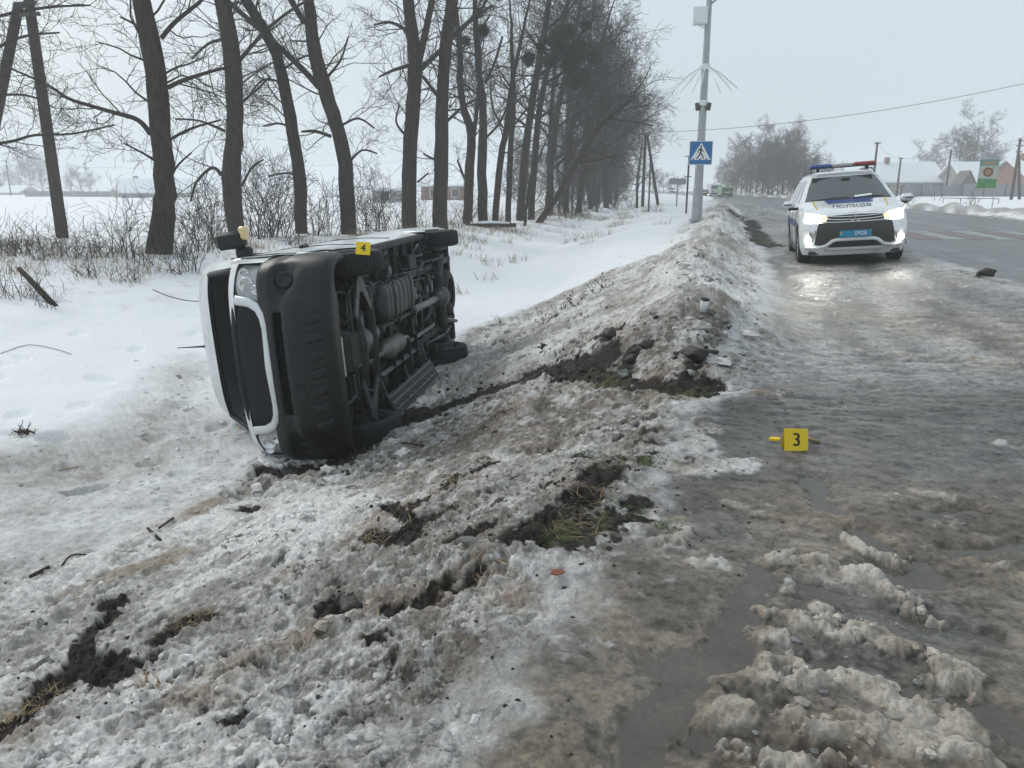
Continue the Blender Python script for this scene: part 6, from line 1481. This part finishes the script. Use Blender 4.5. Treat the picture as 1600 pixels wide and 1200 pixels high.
# low rail and saplings in the snow over there
g = MB(); a = at_depth(1474, 309.5, 60); b2 = at_depth(1561, 310.5, 56); za = surf_z(a[0], a[1]); zb = surf_z(b2[0], b2[1])
RL = empty('low_rail', (a[0], a[1], za)); d = b2 - a
g.tube([(0, 0, .35), (d[0], d[1], zb - za + .35)], .03, 6); g.build('rail', M['steel_dark'], RL)
for f in (0, .33, .66, 1): g = MB(); g.tube([(d[0] * f, d[1] * f, -.1 + (zb - za) * f), (d[0] * f, d[1] * f, (zb - za) * f + .36)], .025, 6); g.build('rail_post', M['steel_dark'], RL)
tag(RL, 'low metal rail in the snow behind the banner', 'rail')
sap = [shrub_mesh(231 + k, 1.5, 5, .3, 1, .008) for k in range(2)]
for (u, v, dep, k, lab) in [(1424, 319, 56, 0, 'small bare sapling in snow just past the car mirror'), (1461, 313, 66, 1, 'small bare sapling in front of the sheet fence'), (1515, 322, 48, 0, 'small bare sapling in the snow beside the banner')]:
    p = at_depth(u, v, dep); o = link('sapling', sap[k], M['shrub'] if not sap[k].materials else None); o.location = (p[0], p[1], surf_z(p[0], p[1])); o.rotation_euler = (0, 0, dep); tag(o, lab, 'sapling')

# ---------------------------------------------------------------- far traffic
M['bus_green'] = mat('bus_green_paint', (.16, .36, .14), .4); M['truck_white'] = mat('truck_white_paint', (.6, .61, .61), .5); M['car_dark'] = mat('dark_red_car_paint', (.16, .06, .05), .35); M['far_lamp'] = mat('far_headlamp', (1, .9, .7), .3, emit=(1, .82, .5), estr=14); M['far_lamp_w'] = mat('far_headlamp_white', (1, 1, 1), .3, emit=(1, .97, .9), estr=8); M['tail'] = mat('tail_lamp', (.4, .03, .02), .4)
def far_vehicle(name, u, v, dep, W, Hh, L, paint, label, cat, front=False, lamps='far_lamp', box=False):
    p = at_depth(u, v, dep); z0 = surf_z(p[0], p[1]); t = empty(name, (p[0], p[1], z0), (0, 0, math.radians(6)))
    sec = [(0, .3), (0, Hh * .55), (.12, Hh * .95), (.35, Hh), (L - .3, Hh), (L - .1, Hh * .9), (L, Hh * .5), (L, .3)] if box else [(0, .28), (0, Hh * .5), (.75, Hh * .62), (1.5, Hh), (L - 1.0, Hh), (L - .25, Hh * .62), (L, Hh * .55), (L, .28)]
    g = MB(); g.prism(sec, (W, 0, 0), (-W / 2, 0, 0), (0, 1, 0), (0, 0, 1)); g.build('body', M[paint], t, bevel=.05)
    yg = -.012
    if box: g = MB(); g.box((0, .045, Hh * .74), (W * .84, .10, Hh * .26), Matrix.Rotation(-.16, 3, 'X'))
    else: g = MB(); g.grid(lambda s, q: (-W * .42 + W * .84 * s, .78 + .68 * q, Hh * .64 + (Hh * .33) * q + .02), 2, 2)
    g.build('window', M['pane'], t)
    for sx in (-1, 1):
        g = MB(); g.lathe([(.001, -.03), (.09, -.03), (.11, .02)], (sx * W * .36, yg, Hh * .42 if not box else .75), 'y', 14); g.build('headlamp' if front else 'tail_lamp', M[lamps if front else 'tail'], t)
        for y0 in (.8, L - .8): g = MB(); g.lathe([(.05, -.1), (.30, -.1), (.32, 0), (.30, .1), (.05, .1)], (sx * (W / 2 - .12), y0, .31), 'x', 18); g.build('wheel', M['rubber'], t)
    g = MB(); g.box((0, -.03, .45), (W * .9, .08, .2), bev=.03); g.build('bumper', M['plastic_dark'], t); g = MB(); g.box((0, -.075, .62), (.5, .02, .11)); g.build('number_plate', M['frame_w'], t)
    return tag(t, label, cat)
far_vehicle('minibus', 1136, 309.5, 98, 1.5, 1.42, 4.5, 'bus_green', 'green minibus driving away down the misty road', 'bus', box=True)
far_vehicle('truck', 1119, 308.5, 112, 1.65, 1.8, 5.5, 'truck_white', 'white box truck ahead of the green minibus', 'truck', box=True)
far_vehicle('oncoming_car', 1101, 308.5, 104, 1.25, 1.0, 3.6, 'car_dark', 'dark oncoming car with one bright headlamp beside the lamp post', 'car', front=True)
far_vehicle('oncoming_car', 1049, 306.5, 150, 1.5, 1.15, 4.0, 'truck_white', 'faint oncoming car with two white headlamps far along the verge', 'car', front=True, lamps='far_lamp_w')

# ---------------------------------------------------------------- litter of the crash
def blob_mesh(seed, sub, rough=.35, flat_=.7):
    import bmesh
    bm = bmesh.new(); bmesh.ops.create_icosphere(bm, subdivisions=sub, radius=1.0); R = np.random.RandomState(seed); o1, o2 = R.normal(size=3) * 5, R.uniform(.8, 1.25, 3)
    for v in bm.verts:
        p = np.array(v.co); n1 = math.sin(p[0] * 2.3 + o1[0]) * math.sin(p[1] * 2.7 + o1[1]) + .6 * math.sin(p[2] * 4.1 + o1[2]) * math.sin(p[0] * 5.2 + o1[1]) + R.normal() * .38
        q = p * (1 + rough * .45 * n1) * o2; v.co = (q[0], q[1], q[2] * flat_)
    V = np.array([v.co[:] for v in bm.verts]); F = np.array([[l.vert.index for l in f.loops] for f in bm.faces]); bm.free(); return V, F
BL1 = [blob_mesh(400 + k, 1, .75, .75) for k in range(8)]; BL2 = [blob_mesh(420 + k, 2, .9, .6) for k in range(8)]; BL0 = [blob_mesh(440 + k, 1, .6, .6) for k in range(4)]
def scatter(name, items, mat_, label, cat, templates, colf):
    V = []; F = []; Cc = []; n = 0; R = np.random.RandomState(77)
    for (x, y, s) in items:
        cg = surf_col(x, y)
        if name != 'soil_crumbs' and cg[0] < .13 and R.uniform() < .9: continue
        v, f = templates[R.randint(len(templates))]; a = R.uniform(0, 6.283); ca, sa = math.cos(a), math.sin(a)
        w = v * s * R.uniform(.8, 1.2, 3); w = np.stack([w[:, 0] * ca - w[:, 1] * sa, w[:, 0] * sa + w[:, 1] * ca, w[:, 2]], 1) + np.array([x, y, surf_z(x, y) + s * .02])
        V.append(w); F.append(f + n); n += len(v); Cc.append(np.tile(colf(R, cg), (len(v), 1)))
    me = np_mesh(name, np.concatenate(V), [np.concatenate(F)], np.concatenate(Cc), np.full(n, .6), smooth=False); return tag(link(name, me, M['ground']), label, cat, kind='stuff')
Rl = random.Random(21)
def snow_col(R, cg):
    c = np.maximum(cg, .16); k = R.uniform(.85, 1.35); return (np.clip(c * k + (.10 if R.uniform() < .35 else .02), 0, .78) * np.array([1, .99, .975]))[None, :]
big_l, small_l, crumbs = [], [], []
def in_poly(u0, u1, v0, v1, n, smin, smax, out, pw=2.2):
    X, Y = on_ground_many([Rl.uniform(u0, u1) for _ in range(n)], [Rl.uniform(v0, v1) for _ in range(n)])
    for x, y in zip(X, Y): out.append((float(x), float(y), smin + (smax - smin) * Rl.random() ** pw))
in_poly(-60, 760, 880, 1195, 520, .004, .018, small_l); in_poly(380, 860, 700, 880, 420, .005, .022, small_l); in_poly(560, 1000, 600, 760, 420, .006, .026, small_l); in_poly(700, 1010, 520, 620, 260, .008, .034, small_l); in_poly(960, 1200, 400, 600, 520, .008, .034, small_l); in_poly(1060, 1190, 350, 430, 200, .012, .045, small_l); in_poly(1000, 1180, 560, 760, 120, .006, .02, small_l, 3)
in_poly(1180, 1480, 860, 1190, 160, .006, .022, small_l); in_poly(210, 420, 560, 780, 220, .006, .03, small_l); in_poly(900, 1560, 620, 900, 110, .004, .014, small_l, 3); in_poly(0, 400, 640, 900, 110, .006, .025, small_l, 3)
in_poly(560, 700, 640, 730, 14, .03, .09, big_l); in_poly(390, 520, 740, 830, 8, .02, .06, big_l); in_poly(700, 800, 510, 600, 12, .04, .09, big_l); in_poly(960, 1180, 440, 590, 22, .03, .08, big_l); in_poly(100, 600, 880, 1100, 14, .02, .04, big_l); in_poly(820, 980, 500, 560, 8, .04, .08, big_l); in_poly(270, 340, 560, 640, 8, .03, .08, big_l); in_poly(500, 760, 720, 900, 8, .02, .045, big_l); in_poly(1050, 1150, 360, 450, 12, .04, .10, big_l)
scatter('snow_lumps', small_l, M['ground'], 'countless crumbs of broken dirty snow along the torn verge', 'snow', BL1, snow_col)
scatter('snow_chunks', big_l, M['ground'], 'broken chunks of ploughed snow around the van and ridge', 'snow', BL2, snow_col)
for a in [(840, 930, 545, 590, 90, .012, .05), (620, 800, 580, 650, 80, .010, .04), (430, 620, 690, 750, 60, .010, .035), (850, 980, 730, 860, 110, .006, .022), (560, 780, 730, 870, 110, .005, .018), (0, 260, 960, 1140, 70, .005, .016), (520, 570, 930, 980, 20, .006, .016), (1050, 1120, 540, 610, 36, .012, .04), (900, 1250, 560, 900, 120, .004, .012), (0, 900, 650, 1190, 220, .003, .010), (1000, 1190, 380, 560, 60, .008, .03)]: in_poly(*a, crumbs)
scatter('soil_crumbs', crumbs, M['ground'], 'dark crumbs of soil thrown over the dirty snow', 'soil', BL0, lambda R, cg: (np.array([.034, .028, .023]) * R.uniform(.7, 1.8))[None, :])
M['soil'] = mat('wet_soil', (.032, .026, .022), .6, var=.4, scale=20, bump=.6, bscale=50)
for (u, v, s, lab) in [(956, 527, .105, 'round black clod of soil stuck in the ploughed ridge'), (1087, 556, .085, 'tall dark clod of soil poking from the broken ridge end'), (1012, 535, .075, 'brown snow-capped clod lying beside the round black one'), (548, 955, .05, 'black lump of torn soil in the foreground snow'), (1537, 433, .10, 'dark heap of slush and dirt on the road edge'), (985, 556, .06, 'small dark clod under the ploughed ridge')]:
    V, F = BL2[int(u) % 8]; p = on_ground(u, v); me = np_mesh('soil_clod', V * s * np.array([1, 1, 1.15]), [F]); o = link('soil_clod', me, M['soil']); o.location = (p[0], p[1], surf_z(*p) + s * .25); o.rotation_euler = (0, 0, u); tag(o, lab, 'clod')
def stick(pts, r, label, m='twig', name='stick', cat='stick', lift=.012):
    Q = [on_ground(u, v) for u, v in pts]; Q = [(x, y, surf_z(x, y) + lift) for x, y in Q]; g = MB(); g.tube(smooth_path(Q, 3), r, 6); tag(g.build(name, M[m], smooth=True), label, cat)
stick([(232, 835), (252, 855)], .010, 'short black stick slanting in the trampled snow'); stick([(250, 836), (272, 818)], .008, 'short stick beside the slanting black one, pointing at the van'); stick([(48, 908), (78, 894)], .012, 'thick short stick where the trampled snow meets the chunks')
stick([(98, 890), (112, 872), (135, 868)], .006, 'thin crooked twig curving over trampled snow'); stick([(0, 552), (45, 540), (90, 548), (112, 556)], .004, 'long thin twig lying on the clean snow of the ditch'); stick([(90, 727), (122, 728)], .007, 'pale brown straight twig on trampled snow', 'dry_grass')
stick([(1262, 686), (1280, 692)], .009, 'short pale stick beside marker 3', 'dry_grass'); stick([(628, 700), (662, 706)], .008, 'thin brown stick on lumpy snow near the van bumper')
lg = at_depth(30, 420, 13.4); lg2 = at_depth(83, 450, 12.6); g = MB(); e2 = np.array([lg2[0], lg2[1], surf_z(lg2[0], lg2[1]) - .04]); lg = np.array([lg[0], lg[1], max(lg[2], surf_z(lg[0], lg[1]) + .1)]); g.tube([tuple(lg), tuple(lg * .5 + e2 * .5 + np.array([0, 0, .015])), tuple(e2)], [.04, .05, .055], 8); tag(g.build('fallen_branch', M['bark'], smooth=True), 'dark broken branch slanting out of the snow by the brambles', 'branch')
lg = at_depth(728, 352, 32); lg2 = at_depth(806, 352, 31.5); g = MB(); g.tube([tuple(lg), tuple((lg + lg2) / 2 + np.array([0, 0, .02])), tuple(lg2)], [.09, .11, .08], 8)
FB = g.build('fallen_log', M['bark'], smooth=True); tag(FB, 'fallen log capped with snow lying before the tree row', 'log'); g = MB(); g.tube([tuple(lg * .9 + lg2 * .1 + np.array([0, 0, .07])), tuple((lg + lg2) / 2 + np.array([0, 0, .10])), tuple(lg * .12 + lg2 * .88 + np.array([0, 0, .07]))], [.07, .09, .06], 8); o = g.build('snow_cap', M['snow_roof'], FB, smooth=True)
R3 = np.random.RandomState(8); T = Twigs(); p = on_ground(43, 675); c = np.array([p[0], p[1], surf_z(*p)])
for k in range(26): T.tube(wander(R3, c + R3.normal(size=3) * [.05, .04, .01], np.array([R3.normal(), R3.normal(), abs(R3.normal()) * .7 + .1]), R3.uniform(.06, .16), 3, .4, -.12), [.006, .005, .004, .002], 4)
tag(link('root_tuft', T.mesh('root_tuft'), M['shrub']), 'brown tuft of roots lying on clean snow', 'roots')
def shard(u, v, pts, lab, m='plastic_dark', rz=0.0, tilt=.3, s=1.0, cat='debris', name='plastic_shard'):
    p = on_ground(u, v); g = MB(); g.prism([(a * s, b * s) for a, b in pts], (0, 0, .006)); o = g.build(name, M[m]); o.location = (p[0], p[1], surf_z(*p) + .02); o.rotation_euler = (tilt, .15, rz); tag(o, lab, cat)
shard(450, 748, [(-.09, -.05), (.06, -.06), (.10, .0), (.02, .06), (-.07, .04)], 'black plastic bumper shard on mud below the van'); shard(478, 738, [(-.05, -.02), (.06, -.03), (.04, .03), (-.04, .03)], 'small black trim shard beside the bumper shard', rz=1.0)
shard(347, 655, [(-.03, -.03), (.04, -.02), (.03, .03), (-.02, .04)], 'pale headlamp fragment in snow under the van windscreen', 'lens', .5); shard(366, 684, [(-.05, -.02), (.05, -.03), (.04, .02)], 'bluish glass fragment by the lower headlamp of the van', 'paper', 1.2); shard(372, 668, [(-.02, -.02), (.03, -.01), (.0, .03)], 'yellowish broken piece beside the lower headlamp', 'amber', .2)
shard(868, 903, [(-.03, -.012), (.0, -.02), (.04, -.004), (.03, .012), (-.01, .012)], 'rust brown leaf on the icy snow', 'ban_brown', .6, cat='leaf', name='dead_leaf'); shard(280, 590, [(-.06, -.02), (.07, -.015), (.05, .02), (-.05, .02)], 'black strip of trim on snow beside the van roof', rz=-.6)
p = on_ground(1098, 492); t = empty('discarded_cup', (p[0], p[1], surf_z(*p)), (.1, .12, 0)); g = MB(); g.lathe([(.001, 0), (.032, 0), (.04, .11), (.038, .112)], (0, 0, 0), 'z', 18); g.build('cup', M['paper'], t, smooth=True); g = MB(); g.lathe([(.042, .108), (.042, .122), (.03, .13), (.001, .13)], (0, 0, 0), 'z', 18); g.build('lid', M['plastic_dark'], t, smooth=True); tag(t, 'white paper cup with black lid upright on the ridge', 'cup')
# dead weeds along the ridge foot
def weed_mesh(seed):
    R = np.random.RandomState(seed); T = Twigs()
    for k in range(5):
        a = wander(R, np.array([R.normal() * .03, R.normal() * .03, -.03]), np.array([R.normal() * .5, R.normal() * .5, 1.0]), R.uniform(.15, .42), 4, .22, -.02); T.tube(a, np.linspace(.005, .003, 5), 4)
        for j in range(3): T.tube(wander(R, a[1 + j], rand_dir(R, np.array([0, 0, 1.]), .9), .07, 2, .3, 0), [.004, .009, .006], 4)
        T.tube([a[-1], a[-1] + [0, 0, .02], a[-1] + [0, 0, .04]], [.004, .014, .004], 5)
    return T.mesh('weed')
wm = [weed_mesh(510 + k) for k in range(3)]
for k, (u, v) in enumerate([(868, 498), (880, 490), (895, 484), (910, 474), (927, 462), (945, 455), (780, 505), (850, 508)]):
    p = on_ground(u, v); o = link('dead_weed', wm[k % 3], M['shrub'] if not wm[k % 3].materials else None); o.location = (p[0], p[1], surf_z(*p)); o.rotation_euler = (0, 0, k * 1.3); s = .55 + .15 * (k % 3); o.scale = (s, s, s); tag(o, 'dead dark weed stalk poking out of snow along the ditch side', 'weed', 'dead weeds along the ditch side')
# ---------------------------------------------------------------- winter mist
hm = bpy.data.materials.new('mist'); hm.use_nodes = True
hn, hl = hm.node_tree.nodes, hm.node_tree.links
hn.clear()
ho = hn.new('ShaderNodeOutputMaterial'); hv = hn.new('ShaderNodeVolumePrincipled')
hv.inputs['Color'].default_value = (.93, .96, .98, 1); hv.inputs['Density'].default_value = HAZE
hv.inputs['Anisotropy'].default_value = 0.1
hl.new(hv.outputs[0], ho.inputs['Volume'])
hb = MB(); hb.box((0, 0, 10.2), (3300, 3300, 24.6))
haze = tag(hb.build('haze', hm), kind='stuff')
